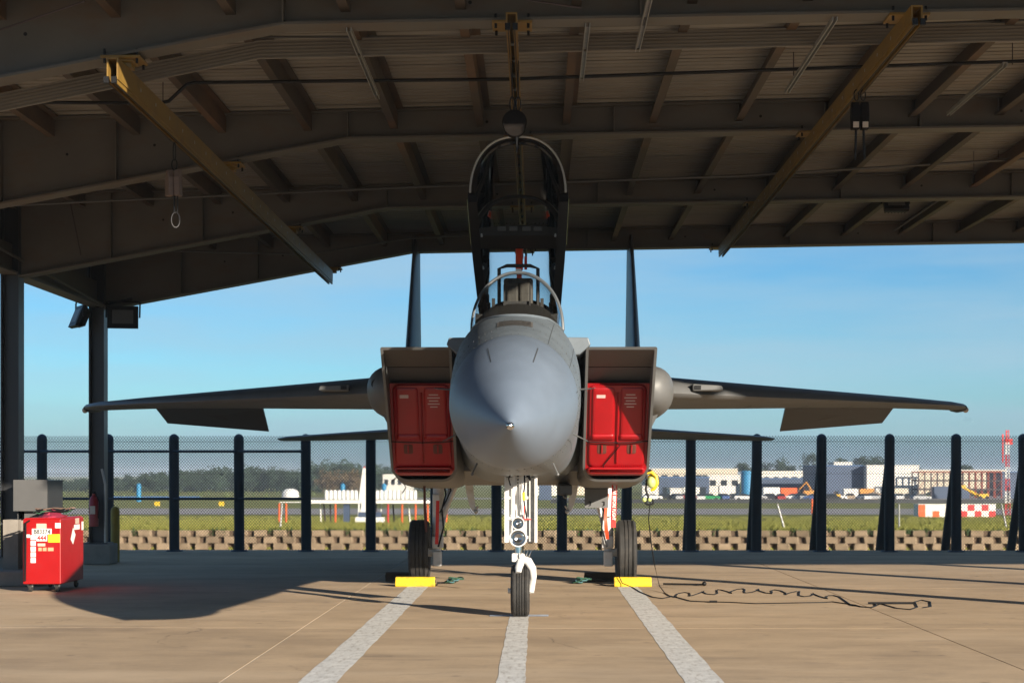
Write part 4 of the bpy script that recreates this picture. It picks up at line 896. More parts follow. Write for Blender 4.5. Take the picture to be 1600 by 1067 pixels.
for px, lab in ((708, 'blue-green rope bundle on the concrete right of the left chock'), (908, 'green rope bundle on the concrete left of the right chock')):
    c = P(px, 911, 23.8); c.z = .008; t = thing('rope_bundle', lab, 'rope', c, 'chock ropes')
    for k in range(5):
        a = k*1.1; q = G().tube([c+Vector((.07*math.cos(a+u)*(1+.4*math.sin(2*u+k))+.02*k-.04, .12*math.sin(a+u), .012+.012*k+.012*math.sin(3*u))) for u in frange(0, 6.0, 18)], .009, 6); q.build('strand', 'rope' if k % 2 else 'cloth_green', t)
    s = 1 if px > 800 else -1
    q = G().tube([c+Vector((.05*s, -.02, .01)), c+Vector((.2*s, -.2, .008)), Vector((1.12*s, 23.2, .01))], .007, 5); q.build('rope_tail', 'black', t)
# ground-crew headset hung beside the right intake, its lead running to the apron
y = 21.4; c = P(1014, 752, y)
t = thing('headset', 'yellow and lime ground crew headset hanging beside the right intake with a long black lead', 'headset', c)
q = G().tube([c+Vector((-.03, 0, .10)), c+Vector((.03, 0, .11)), c+Vector((.085, 0, .06)), c+Vector((.095, 0, -.02)), c+Vector((.06, 0, -.085)), c+Vector((.02, 0, -.11))], [.018, .026, .024, .026, .026, .015], 10); q.build('headband', 'yellow', t)
q = G().sphere(c+Vector((.025, -.03, -.01)), .055, 14, 10, 1.25); q.build('ear_cup', 'lime', t)
q = G().sphere(c+Vector((.03, .06, .02)), .055, 14, 10, 1.25); q.build('ear_cup', 'yellow', t)
q = G().tube([c+Vector((-.03, 0, .10)), c+Vector((-.03, -.02, .0)), c+Vector((-.04, -.02, -.10)), c+Vector((-.01, -.02, -.19)), c+Vector((-.03, -.02, -.24))], .014, 8).cyl(c+Vector((-.05, 0, .12)), c+Vector((.03, 0, .128)), .022, n=8).tube(ringpts(c+Vector((-.0, 0, -.25)), .05, .03), .012, 6, loop=True); q.build('strap', 'black', t)
q = G().sphere(c+Vector((-.06, -.03, -.22)), .028, 10, 8).sphere(c+Vector((.005, -.03, -.22)), .024, 10, 8); q.build('microphone', 'lime', t)
q = G().tube([Vector((1.40, 21.3, 1.72)), c+Vector((-.02, 0, .12))], .004, 5); q.build('hanging_cord', 'black', t)
def gp(px, py):
    yy = FPX*CZ/(py-HZY); p = P(px, py, yy); p.z = .006; return p
e = gp(1022, 893); lead = [c+Vector((.02, 0, -.2)), P(1013, 810, 21.6), P(1017, 845, 21.8), P(1022, 880, 22.1), P(1030, 910, 22.4)]
lead[-1].z = .06
lead += [gp(*p) for p in ((1038, 926), (1046, 931), (1060, 934), (1078, 939), (1095, 940), (1140, 941), (1180, 943), (1230, 942), (1285, 941), (1300, 940), (1335, 945), (1345, 948), (1360, 949), (1368, 946), (1366, 943))]
q = G().tube(lead, .0065, 6); q.build('lead', 'black', t)
coil = []
for k in range(60):
    u = k/59; px = 1046+u*260; coil.append(gp(px+5*math.sin(k*1.3), 931-9*math.sin(u*2.6)+14*max(0, u-.45)+3.5*math.sin(k*.95)))
q = G().tube(coil+[gp(1330, 946), gp(1360, 949), gp(1375, 943), gp(1400, 950), gp(1420, 952), gp(1432, 948), gp(1428, 940), gp(1438, 937), gp(1452, 940), gp(1453, 947), gp(1440, 949)], .006, 6); q.build('coiled_lead', 'black', t)
q = G().tube([gp(1050, 932), gp(1034, 935), gp(1020, 933), gp(1000, 925), gp(988, 917)+Vector((0, -.12, .0)), Vector((1.3, 23.06, .05)), Vector((1.26, 23.08, .135))], .006, 6); q.build('lead', 'black', t)
for a, b in (((1355, 943), (1425, 943)), ((1108, 941), (1120, 941))):
    q = G().cyl(gp(*a)+Vector((0,0,.008)), gp(*b)+Vector((0,0,.008)), .013, n=8); q.build('plug', 'black', t)
p0, p1 = gp(1036, 914), gp(1100, 915); q = G().cyl(p0+Vector((0,0,.015)), p1+Vector((0,0,.015)), .012, n=8).sphere(p1+Vector((0,0,.025)), .03, 10, 6)
tag(q.build('tow_pin', 'black', loc=p1), 'small black rod with a knob lying right of the right chock', 'rod')

# ------------------------------------------------------------------ red tool cart
x0, x1, y0, y1, zb, zt = -6.20, -5.725, 21.95, 23.05, .10, .91
ca = thing('tool_cart', 'red wheeled tool cart with white number stickers by the left column', 'cart', ((x0+x1)/2, (y0+y1)/2, 0))
q = G().box((x0, y0, zb), (x1, y1, zt)); body = q.build('body', 'cart_red', ca, smooth=0, bevel=.012)
q = G().box((x0+.02, y0+.02, zt), (x1-.02, y1-.02, zt+.012)); q.build('top_tray', 'cart_red', ca, smooth=0)
q = G().tube([(x0+.045, y0-.035, zt-.06), (x0+.05, y0-.05, zt-.12), (x0+.045, y0-.03, zt-.3), (x0+.035, y0-.02, zb+.04)], .012, 6); q.build('handle_cord', 'black', ca)
q = G().tube([(x0+.02, y0-.02, zt-.13), (x0+.05, y0-.06, zt-.05), (x0+.09, y0-.02, zt-.02)], .012, 6); q.build('handle', 'black', ca)
for cxx in (x0+.07, x1-.07):
    for cyy in (y0+.1, y1-.1):
        q = G().revolve((cxx, cyy, .05), (1, 0, 0), [(-.02, .001), (-.02, .044), (-.012, .05), (.012, .05), (.02, .044), (.02, .001)], 20); cs = q.build('caster', 'rubber', ca)
        q = G().box((cxx-.03, cyy-.025, .06), (cxx-.022, cyy+.025, zb)).box((cxx+.022, cyy-.025, .06), (cxx+.03, cyy+.025, zb)); q.build('fork', 'galvanised', cs, smooth=0)
def stick(px0, py0, px1, py1, mat, nm='sticker', d=.002):
    a, b = P(px0, py0, y0), P(px1, py1, y0); q = G().box((a.x, y0-.001-d, b.z), (b.x, y0-.001, a.z)); return q.build(nm, mat, ca, smooth=0)
stick(47, 826, 78, 835, 'white'); text('B83374', .076, ca, 'ink', P(49.4, 833.8, y0-.005), fit=.205)
stick(54, 834.7, 71, 845.5, 'white'); text('444', .088, ca, 'ink_red', P(55.2, 844.2, y0-.005), fit=.115)
stick(72.5, 834.5, 91, 847.5, 'sticker_yellow')
for k in range(5): stick(45, 836+k*9, 53, 843.5+k*9, 'white'); text('✓' if False else '/', .04, ca, 'ink', P(48, 842+k*9, y0-.005))
stick(54, 818, 70, 826, 'sticker_cream'); stick(83.5, 817, 92, 825, 'white'); stick(56, 849, 68, 853.5, 'sticker_cream')
for a, b in ((57, 62.5), (64, 70), (72, 81)): stick(a, 855.5, b, 861, 'sticker_orange')
stick(36.5, 835, 44, 840, 'white')
def sstick(ya, yb, za, zb_, mat): q = G().box((x1+.001, ya, za), (x1+.003, yb, zb_)); return q.build('sticker', mat, ca, smooth=0)
q = G().add([(x1+.003, 22.40, .64), (x1+.003, 22.52, .57), (x1+.003, 22.64, .69), (x1+.003, 22.52, .79)], [(0,1,2,3)]); q.build('sticker', 'white', ca, smooth=0)
sstick(22.58, 22.85, .755, .82, 'white'); sstick(22.64, 22.82, .83, .90, 'sticker_cream'); sstick(22.95, 23.04, .74, .85, 'white')
# things lying on the cart
q = G()
for i in range(11): pass
def heap(name, label, c, rx, ry, h_, mat, seed):
    rr = random.Random(seed); q = G(); n, m = 18, 5; rings = []
    for j in range(m+1):
        t = j/m; rings.append([Vector((c[0]+rx*(1-t**1.6)*math.cos(6.283*k/n)*(1+.25*rr.uniform(-1, 1)), c[1]+ry*(1-t**1.6)*math.sin(6.283*k/n)*(1+.25*rr.uniform(-1, 1)), c[2]+h_*t*(1+.3*rr.uniform(-1, 1)))) for k in range(n)])
    q.loft(rings, True, True, True); return tag(q.build(name, mat, loc=c, smooth=25), label, 'cloth')
heap('rag', 'crumpled crimson cloth on top of the tool cart', (-5.95, 22.4, zt+.012), .15, .35, .085, 'cloth_pink', 3)
t = thing('cable_bundle', 'tangled green and black cables piled on the tool cart', 'cable', (-5.85, 22.6, zt+.02)); rr = random.Random(5)
for k in range(4):
    q = G().tube([(-5.95+.14*math.sin(u*1.3+k)+.03*rr.uniform(-1, 1), 22.5+.4*math.cos(u+k*.8), zt+.06+.035*abs(math.sin(u*2+k))+.01*k) for u in frange(0, 5, 16)], .009, 6); q.build('strand', ('cloth_green', 'black', 'black', 'hoist_shell')[k % 4], t)

# ------------------------------------------------------------------ by the left columns
bx = thing('control_cabinet', 'grey steel control cabinet on a stand behind the red cart', 'cabinet', (-6.55, 23.9, 0))
q = G().box((-6.77, 23.53, .98), (-6.33, 24.3, 1.385)); cb = q.build('housing', 'column_paint', bx, smooth=0, bevel=.008)
q = G().box((-6.775, 23.49, .975), (-6.325, 23.528, 1.39)); q.build('door', 'cabinet_grey', cb, smooth=0)
q = G().prism([(-6.75, .975), (-6.4, .975), (-6.75, .82)], 'y', 23.6, 24.2); q.build('bracket', 'cabinet_grey', bx, smooth=0)
q = G().box((-6.90, 23.45, .0), (-6.70, 23.8, .86)).box((-6.74, 23.6, .0), (-6.66, 23.7, .99)); q.build('stand', 'pier', bx, smooth=0)
q = G().prism([(-6.62, .2), (-6.55, .2), (-6.52, .6), (-6.59, .6)], 'y', 23.62, 23.70); q.build('strut', 'rust_red', bx, smooth=0)
q = G().box((-7.4, 23.0, 0), (-6.35, 24.6, .20)); tag(q.build('concrete_plinth', 'pier', loc=(-6.9, 23.8, 0), smooth=0, bevel=.02), 'low concrete plinth at the foot of the near left column', 'plinth')
q = G().cyl((-6.86, 22.95, 1.0), (-6.86, 22.95, 1.24), .05, n=12).cyl((-6.86, 22.95, .2), (-6.86, 22.95, 1.0), .02, n=8); tag(q.build('alarm_post', 'cabinet_grey', loc=(-6.86, 22.95, 0)), 'small grey cylinder on a pole at the left edge beside the cabinet', 'post')
ex = thing('fire_extinguisher', 'dark red fire extinguisher hung on the rear left column', 'extinguisher', (-6.97, 28.6, .9))
q = G().revolve((-6.98, 28.6, .62), (0, 0, 1), [(0, .001), (0, .075), (.42, .075), (.48, .05), (.5, .025), (.53, .025), (.53, .001)], 18); q.build('cylinder', 'cover_red', ex)
q = G().box((-7.02, 28.515, .82), (-6.94, 28.523, .95)); q.build('label_plate', 'sticker_cream', ex, smooth=0)
q = G().cbox((-6.98, 28.58, 1.17), (.04, .1, .04)).tube([(-6.95, 28.6, 1.15), (-6.88, 28.58, 1.0), (-6.9, 28.58, .75)], .012, 6); q.build('valve', 'black', ex)
c = P(178, 878, 29.5)
q = G().revolve((c.x, 29.5, 0), (0, 0, 1), [(0, .075), (.86, .075), (.9, .06), (.925, .03), (.93, .001)], 18); tag(q.build('bollard', 'bollard_yellow', loc=(c.x, 29.5, 0)), 'yellow bollard beside the rear left column', 'bollard')
q = G().cyl((-6.82, 28.7, .0), (-6.82, 28.7, 1.3), .02, n=8).cyl((-6.82, 28.7, 1.3), (-6.88, 28.72, 1.55), .02, n=8); tag(q.build('conduit_pipe', 'galvanised', loc=(-6.82, 28.7, 0)), 'slim grey pipe rising beside the rear left column', 'pipe')

# ------------------------------------------------------------------ far field, left: antenna platform and what stands round it
y = 104; zb = tz(y)
ap = thing('antenna_platform', 'white deck on red posts carrying a row of white antennas in the field', 'antenna', (P(580, 815, y).x, y, zb), None)
a, b = P(486, 783, y), P(676, 783, y)
q = G().box((a.x, y-.6, a.z-.12), (b.x, y+.6, a.z+.08)); q.build('deck', 'white', ap, smooth=0)
for px in (437, 448, 525, 607, 629, 650, 669, 697):
    x = P(px, 800, y).x; q = G().cyl((x, y-.4, zb-.1), (x, y-.4, a.z-.12 if px < 690 else a.z), .055 if px < 690 else .1, n=8); q.build('post', 'marker_orange' if px != 607 else 'marker_red', ap)
for px in (500, 507, 515, 540, 560, 585, 592, 615, 640):
    x = P(px, 800, y).x; q = G().cyl((x, y+.4, zb-.1), (x+.12*math.sin(px), y+.4, a.z-.12), .045, n=6); q.build('leg', 'dark_steel' if px % 2 else 'white', ap)
q = G().cyl((P(437, 785, y).x, y-.4, a.z-.05), (a.x, y-.4, a.z-.05), .03, n=6); q.build('tie_bar', 'white', ap)
for k in range(22):
    px = 510+k*6.6
    if 560 < px < 576: continue
    p = P(px, 772, y+.1); q = G().revolve((p.x, y, a.z+.12), (0, 0, 1), [(0, .001), (0, .11), (.42, .12), (.52, .08), (.56, .001)], 10); q.build('antenna_element', 'white', ap)
    q = G().cyl((p.x, y, a.z+.08), (p.x, y, a.z+.12), .03, n=6); q.build('foot', 'dark_steel', ap)
q = G().box((P(537, 0, y).x, y-.3, zb), (P(546, 0, y).x, y+.2, zb+1.15)); q.build('equipment_box', 'wall_blue', ap, smooth=0)
q = G().box((P(556, 0, y).x, y-.5, zb), (P(601, 0, y).x, y+.2, zb+.33)); q.build('plinth', 'white', ap, smooth=0)
q = G().box((P(560, 0, y).x, y-.3, zb+.33), (P(596, 0, y).x, y+.1, zb+.62)); q.build('equipment_box', 'wall_blue', ap, smooth=0)
y = 118; zz = tz(y); t0, t1 = P(566, 782, y), P(569, 731, y)
q = G().loft([[Vector((t1.x+sx*w_, y+sy*w_, z)) for sx, sy in ((-1,-1), (1,-1), (1,1), (-1,1))] for z, w_ in ((zz-.1, .42), (t0.z, .36), (t1.z-.25, .13), (t1.z, .08))], True, True, True)
tw = thing('white_mast', 'tapering white tower with a red lamp standing behind the antenna platform', 'tower', (t1.x, y, zz)); q.build('shaft', 'white', tw, smooth=0)
q = G().sphere((t1.x, y, t1.z+.05), .07, 8, 6); q.build('lamp', 'marker_red', tw)
y = 330
def house(name, label, px0, px1, ptop, y, dep, mat, roofh=0, roofmat='roof_blue', win=0, cat='building', doors=0):
    a, b = P(px0, ptop, y), P(px1, ptop, y); z0 = tz(y)-.1
    t = thing(name, label, cat, ((a.x+b.x)/2, y, z0))
    q = G().box((a.x, y, z0), (b.x, y+dep, a.z)); wl = q.build('wall', mat, t, smooth=0)
    if roofh:
        q = G().prism([(y-.4, a.z), (y+dep+.4, a.z), (y+dep/2, a.z+roofh)], 'x', a.x-.3, b.x+.3); q.build('roof', roofmat, t, smooth=0)
    else:
        q = G().box((a.x-.15, y-.15, a.z), (b.x+.15, y+dep, a.z+.25)); q.build('roof_edge', roofmat, t, smooth=0)
    hgt = a.z-z0
    for k in range(win):
        x = a.x+(k+.5)*(b.x-a.x)/win; ww = (b.x-a.x)/win*.28
        q = G().box((x-ww, y-.08, z0+hgt*.5), (x+ww, y-.02, z0+hgt*.78)); q.build('window', 'window_dark', t, smooth=0)
    for k in range(doors):
        x = a.x+(k+.5)*(b.x-a.x)/doors; ww = min(1.6, (b.x-a.x)/doors*.3)
        q = G().box((x-ww, y-.08, z0), (x+ww, y-.02, z0+hgt*.5)); q.build('door', 'window_dark', t, smooth=0)
    return t
house('long_shed', 'long low blue-roofed shed below the left woods', 205, 372, 761.5, 700, 14, 'wall_blue', 1.2, 'roof_blue')
a = P(453, 762, 420); t = thing('dome_tent', 'small white dome tent in the field left of the antenna platform', 'tent', (a.x, 420, tz(420)))
q = G(); rings = [[Vector((a.x+2.0*r_*math.cos(u), 420+2.0*r_*math.sin(u), tz(420)-.05+1.4+2.0*h_)) for u in frange(0, 2*math.pi, 20)[:-1]] for r_, h_ in ((1.05, -.7), (1, 0), (.85, .22), (.55, .42), (.2, .5))]; q.loft(rings, True, False, True); q.build('shell', 'white', t)
q = G().box((a.x-.6, 417.85, tz(420)), (a.x+.6, 418.2, tz(420)+1.4)); q.build('entrance', 'white', t, smooth=0)
house('long_white_barrier', 'long low white barrier wall beside the far left road', 170, 310, 777, 398, .5, 'wall_white', cat='barrier')
house('white_building', 'white building cluster beyond the left intake, right of the white tower', 598, 640, 742, 520, 18, 'wall_white', 0, 'wall_white', 4)
house('white_building', 'pale building with windows seen between nose gear and right gear', 838, 880, 742, 480, 18, 'wall_white', 0, 'wall_beige', 5)
house('blue_shed', 'dark blue shed seen right behind the nose gear door', 842, 862, 757, 390, 10, 'wall_blue')
house('beige_building', 'beige building seen between the right gear door and nose gear', 884, 960, 746, 500, 16, 'wall_beige', 0, 'wall_white', 6)
for px, pt, lab in ((215, 757, 'blue drum standing in the left field by the long shed'), (600, 757, 'blue drum behind the antenna row'), (535, 757, 'blue water drum left of the white tower')):
    p = P(px, pt, 360); q = G().cyl((p.x, 360, tz(360)), (p.x, 360, p.z), .5, n=12).cyl((p.x, 360, p.z), (p.x, 360, p.z+.3), .5, .1, n=12); tag(q.build('blue_drum', 'tank_blue', loc=(p.x, 360, tz(360))), lab, 'drum', 'blue drums')
for px, py, lab in ((244, 787, 'yellow taxiway sign at far left'), (345, 788, 'yellow taxiway sign near the middle of the left field')):
    yy = 292; p = P(px, py, yy); t = thing('taxiway_sign', lab, 'sign', (p.x, yy, tz(yy)), 'taxiway signs')
    q = G().box((p.x-.45, yy-.1, tz(yy)+.2), (p.x+.45, yy+.1, tz(yy)+.9)); q.build('panel', 'yellow', t, smooth=0)
    for sx in (-.3, .3): q = G().cyl((p.x+sx, yy, tz(yy)-.1), (p.x+sx, yy, tz(yy)+.2), .05, n=6); q.build('leg', 'white', t)

# ------------------------------------------------------------------ far field, right
house('warehouse', 'long beige warehouse behind the car park, right of the jet', 1012, 1152, 733, 520, 30, 'wall_beige', 0, 'wall_white', 8)
house('office_block', 'dark blue-fronted block below the beige warehouse', 1030, 1108, 746, 470, 14, 'wall_blue', 0, 'roof_blue', 0, doors=3)
house('white_hall', 'white hall between the dark block and the blue tank', 1105, 1156, 743, 490, 14, 'wall_white', 0, 'wall_white', 3)
house('white_shed', 'white shed with two doors at the car park, nearest the jet', 1047, 1092, 764, 420, 10, 'wall_white', 0, 'wall_white', 0, doors=2)
a = P(1167, 736, 440); z0 = tz(440); t = thing('storage_tank', 'bright blue cylindrical tank beside the car park', 'tank', (a.x, 440, z0))
q = G().cyl((a.x, 440, z0), (a.x, 440, a.z), 1.5, n=28); q.build('shell', 'tank_blue', t)
q = G().cyl((a.x, 440, a.z), (a.x, 440, a.z+.15), 1.55, 1.2, n=28); q.build('roof', 'tank_blue', t)
house('white_terminal', 'white stepped building right of the blue tank', 1190, 1262, 737, 540, 20, 'wall_white', 0, 'wall_white', 5)
house('blue_hall', 'low blue-grey hall in front of the white stepped building', 1180, 1285, 748, 480, 18, 'wall_blue', 0, 'roof_blue', 0, doors=4)
hg = house('blue_hangar', 'large hangar with a blue-grey left wall', 1278, 1352, 728, 440, 26, 'wall_blue', 0, 'roof_blue', 0)
house('white_hangar', 'large plain white hangar face beside the blue-grey one', 1353, 1434, 728, 436, 30, 'wall_white', 0, 'wall_white', 0)
house('penthouse_block', 'small white roof block behind the blue-grey hangar', 1302, 1330, 723, 480, 10, 'wall_white', 0, 'wall_white')
house('cream_warehouse', 'cream warehouse seen through the steel framework', 1434, 1570, 735, 500, 20, 'wall_beige', 0, 'wall_white', 0)
house('dark_office', 'dark blue office block at the far right edge', 1562, 1660, 738, 470, 16, 'wall_blue', 0, 'roof_blue', 0)
# steel framework under construction
y = 425; z0 = tz(y); t = thing('steel_framework', 'unfinished dark red steel building frame at the right', 'building frame', (P(1495, 0, y).x, y, z0))
X0, X1, ZT_ = P(1433, 0, y).x, P(1562, 0, y).x, P(0, 737, y).z
for i in range(14):
    x = X0+(X1-X0)*i/13
    for d in (0, 7): q = G().box((x-.14, y+d-.14, z0), (x+.14, y+d+.14, ZT_)); q.build('column', 'dark_steel' if i < 8 else 'rust_red', t, smooth=0)
for k in range(3):
    z = z0+(ZT_-z0)*(k+1)/3
    for d in (0, 7): q = G().box((X0, y+d-.15, z-.2), (X1, y+d+.15, z+.12)); q.build('beam', 'dark_steel' if k != 2 else 'rust_red', t, smooth=0)
    q = G().box((X0 if k < 2 else X0+9, y+.2, z+.121), (X1-(5 if k < 2 else 0), y+6.8, z+.2)); q.build('floor_deck', 'dark_steel' if k < 2 else 'rust_red', t, smooth=0)
for i in (0, 2, 6, 9, 12):
    x = X0+(X1-X0)*i/13; x2 = X0+(X1-X0)*(i+1)/13
    for k in range(3):
        za, zb_ = z0+(ZT_-z0)*k/3, z0+(ZT_-z0)*(k+1)/3; q = G().cyl((x, y-.05, za), (x2, y-.05, zb_), .07, n=5); q.build('brace', 'rust_red', t)
# machines
y = 405; a = P(1503, 765, y); t = thing('boom_lift', 'yellow boom lift working in front of the steel frame', 'boom lift', (P(1530, 0, y).x, y, tz(y)))
q = G().cyl(P(1504, 762, y), P(1528, 775, y), .28, .34, n=6).cyl(P(1526, 774, y), P(1542, 773, y), .4, n=6); q.build('boom', 'machine_yellow', t)
q = G().cbox((P(1533, 0, y).x, y, tz(y)+.75), (2.2, 2, .9)); q.build('chassis', 'machine_yellow', t, smooth=0)
for sx in (-.8, .8): q = G().cyl((P(1533, 0, y).x+sx, y-1.1, tz(y)+.4), (P(1533, 0, y).x+sx, y-.8, tz(y)+.4), .4, n=12); q.build('wheel', 'rubber', t)
q = G().cbox(P(1503, 760, y), (.9, .8, .7)); q.build('basket', 'machine_yellow', t, smooth=0)
y = 400; a = P(1263, 772, y); t = thing('excavator', 'orange excavator with a bent arm left of the blue-grey hangar', 'excavator', (a.x, y, tz(y)))
q = G().cbox((a.x, y, tz(y)+1.5), (2.6, 2, 1.0)); q.build('body', 'machine_orange', t, smooth=0, bevel=.1)
q = G().cbox((a.x-.6, y-.4, tz(y)+2.3), (1.0, 1.0, .9)); q.build('cab', 'window_dark', t, smooth=0, bevel=.08)
q = G().tube([(a.x+.6, y, tz(y)+1.8), (a.x-.6, y, tz(y)+3.9), (a.x-2.2, y, tz(y)+2.3)], [.3, .24, .18], 6); q.build('arm', 'machine_orange', t)
q = G().cbox((a.x-2.3, y, tz(y)+2.0), (.6, .8, .6)); q.build('bucket', 'dark_steel', t, smooth=0)
for sy in (-.8, .8): q = G().cbox((a.x, y+sy, tz(y)+.45), (2.8, .5, .8)); q.build('track', 'rubber', t, smooth=0, bevel=.2)
y = 380; a = P(1304, 778, y); t = thing('wheel_loader', 'small yellow wheel loader in front of the blue-grey hangar', 'loader', (a.x, y, tz(y)))
q = G().cbox((a.x+.3, y, tz(y)+1.0), (1.5, 1.2, .7)).cbox((a.x-1.1, y, tz(y)+.8), (.5, 1.4, .9)); q.build('body', 'machine_yellow', t, smooth=0, bevel=.08)
q = G().cbox((a.x+.2, y, tz(y)+1.7), (.8, .9, .7)); q.build('cab', 'window_dark', t, smooth=0)
for sx in (-.35, .85): q = G().cyl((a.x+sx, y-.75, tz(y)+.4), (a.x+sx, y-.45, tz(y)+.4), .4, n=12); q.build('wheel', 'rubber', t)
q = G(); a = P(1365, 776, 395); rr = random.Random(2)
rings = [[Vector((a.x+4.5*(1-t_)*math.cos(u)*(1+.15*rr.uniform(-1, 1)), 395+3*(1-t_)*math.sin(u), tz(395)-.05+1.9*t_**.8)) for u in frange(0, 6.283, 18)[:-1]] for t_ in (0, .3, .6, .85, 1)]
q.loft(rings, True, False, True); tag(q.build('spoil_heap', 'dirt_pile', loc=(a.x, 395, tz(395)), smooth=20), 'brown heap of soil below the white hangar', 'soil heap')
# checkered hut, red and white mast
y = 200; z0 = tz(y); a, b = P(1433, 788, y), P(1553, 788, y)
t = thing('checkered_hut', 'low hut painted in orange, red and white checks in the field', 'hut', ((a.x+b.x)/2, y, z0))
q = G().box((a.x, y, z0-.1), (b.x, y+2.4, a.z)); q.build('wall', 'white', t, smooth=0)
nx_, nz_ = 11, 2; cw, chh = (b.x-a.x)/nx_, (a.z-z0)/nz_
for i in range(nx_):
    for j in range(nz_):
        on = (i < 1) or (i < 6 and i % 2 == (0 if j else 0) and not (i == 2 and j == 1)) or (i >= 6 and (i+j) % 2 == 0)
        if on: q = G().box((a.x+i*cw+.01, y-.03, z0+j*chh+.01), (a.x+(i+1)*cw-.01, y-.002, z0+(j+1)*chh-.01)); q.build('painted_square', 'marker_orange' if i < 6 else 'marker_red', t, smooth=0)
q = G().box((a.x-.05, y-.05, a.z), (b.x+.05, y+2.45, a.z+.06)); q.build('roof', 'white', t, smooth=0)
y = 214; z0 = tz(y); a = P(1570.5, 672, y); t = thing('lattice_mast', 'slim red and white lattice mast right of the checkered hut', 'mast', (a.x, y, z0)); hgt = a.z-z0
for k in range(7):
    za, zb_ = z0+hgt*k/7, z0+hgt*(k+1)/7; q = G(); wd = .30-.02*k
    for sx, sy in ((-1,-1), (1,-1), (0, 1)): q.cyl((a.x+sx*wd, y+sy*wd, za), (a.x+sx*(wd-.02), y+sy*wd, zb_), .045, n=5)
    for j in range(4):
        zc, zd = za+(zb_-za)*j/4, za+(zb_-za)*(j+1)/4; s = 1 if j % 2 else -1; q.cyl((a.x-s*wd, y-wd, zc), (a.x+s*wd, y-wd, zd), .03, n=4).cyl((a.x, y+wd, zc), (a.x+s*wd, y-wd, zd), .03, n=4)
    q.build('section', 'marker_red' if k % 2 == 0 else 'white', t)
q = G().cbox((a.x+.2, y, a.z-1.4), (.9, .3, .7)).cbox((a.x-.5, y, a.z-2.2), (.15, .2, 3.4)); q.build('antenna_panel', 'marker_red', t, smooth=0)
y = 225; a = P(1268, 780, y); q = G().cyl((a.x, y, tz(y)-.1), (a.x, y, a.z), .12, n=10).cyl((a.x, y, a.z), (a.x, y, a.z+.1), .12, .03, n=10); tag(q.build('marker_pole', 'marker_orange', loc=(a.x, y, tz(y))), 'orange marker pole by the taxiway behind a fence post', 'pole')
# dark guard barrier and the row of parked cars
y = 344; bar = thing('guard_barrier', 'long dark low barrier in front of the parked cars', 'barrier', (60, y, tz(y)))
for k in range(28):
    xa_ = P(860, 0, y).x+k*4.0; q = G().box((xa_, y, tz(y)-.1), (xa_+3.94, y+.25, tz(y)+.75)); q.build('panel', 'column_paint', bar, smooth=0)
def car_meshes():
    q = G(); pr = [(-2.1,.35), (2.1,.35), (2.15,.7), (1.95,.88), (1.1,.95), (-1.9,1.0), (-2.12,.85)]; q.prism(pr, 'x', -.85, .85); q.v = [Vector((p.y, p.x, p.z)) for p in q.v]; body = q.mesh('body', smooth=20)
    q = G(); q.loft([[Vector((x*k, yy*k2, z)) for x, yy in ((a0, -.78), (a1, -.78), (a1, .78), (a0, .78))] for z, k, k2, a0, a1 in ((.95, 1, 1, -1.75, 1.15), (1.45, 1, .85, -1.3, .35))], True, False, True); cab = q.mesh('cabin', smooth=0)
    q = G().cyl((0, -.09, 0), (0, .09, 0), .33, n=12); wh = q.mesh('wheel'); wh.materials.append(MATS['rubber']); cab.materials.append(MATS['window_dark'])
    return body, cab, wh
cb_, cc_, cw_ = car_meshes(); variants = {}
cols = ['car_white', 'car_black', 'car_silver', 'car_red', 'car_white', 'car_green', 'car_blue', 'car_tan', 'car_white', 'car_silver', 'car_black', 'car_red', 'car_white', 'car_silver', 'car_blue', 'car_black', 'car_white', 'car_tan', 'car_white', 'car_silver', 'car_red', 'car_white', 'car_black', 'car_silver']
ordn = ['first', 'second', 'third', 'fourth', 'fifth', 'sixth', 'seventh', 'eighth', 'ninth', 'tenth', 'eleventh', 'twelfth', 'thirteenth', 'fourteenth', 'fifteenth', 'sixteenth', 'seventeenth', 'eighteenth', 'nineteenth', 'twentieth', 'twenty-first', 'twenty-second', 'twenty-third', 'twenty-fourth']
for i, cn in enumerate(cols):
    y = 378+rnd.uniform(-3, 10); px = 1018+i*18.2+rnd.uniform(-3, 3); x = P(px, 0, y).x; z = tz(y)+.06
    t = thing('parked_car', '%s parked car, %s from the left in the row behind the barrier' % (cn[4:], ordn[i]), 'car', (x, y, z), 'cars parked beyond the taxiway')
    if cn not in variants: m_ = cb_.copy(); m_.materials.append(MATS[cn]); variants[cn] = m_
    piece('body', variants[cn], t, (x, y, z)); piece('cabin', cc_, t, (x, y, z))
    for sx in (-1.3, 1.3):
        for sy in (-.8, .8): piece('wheel', cw_, t, (x+sx, y+sy, z+.33))
    t.rotation_euler.z = rnd.choice((0, .3, 1.57, 1.9, 3.14))
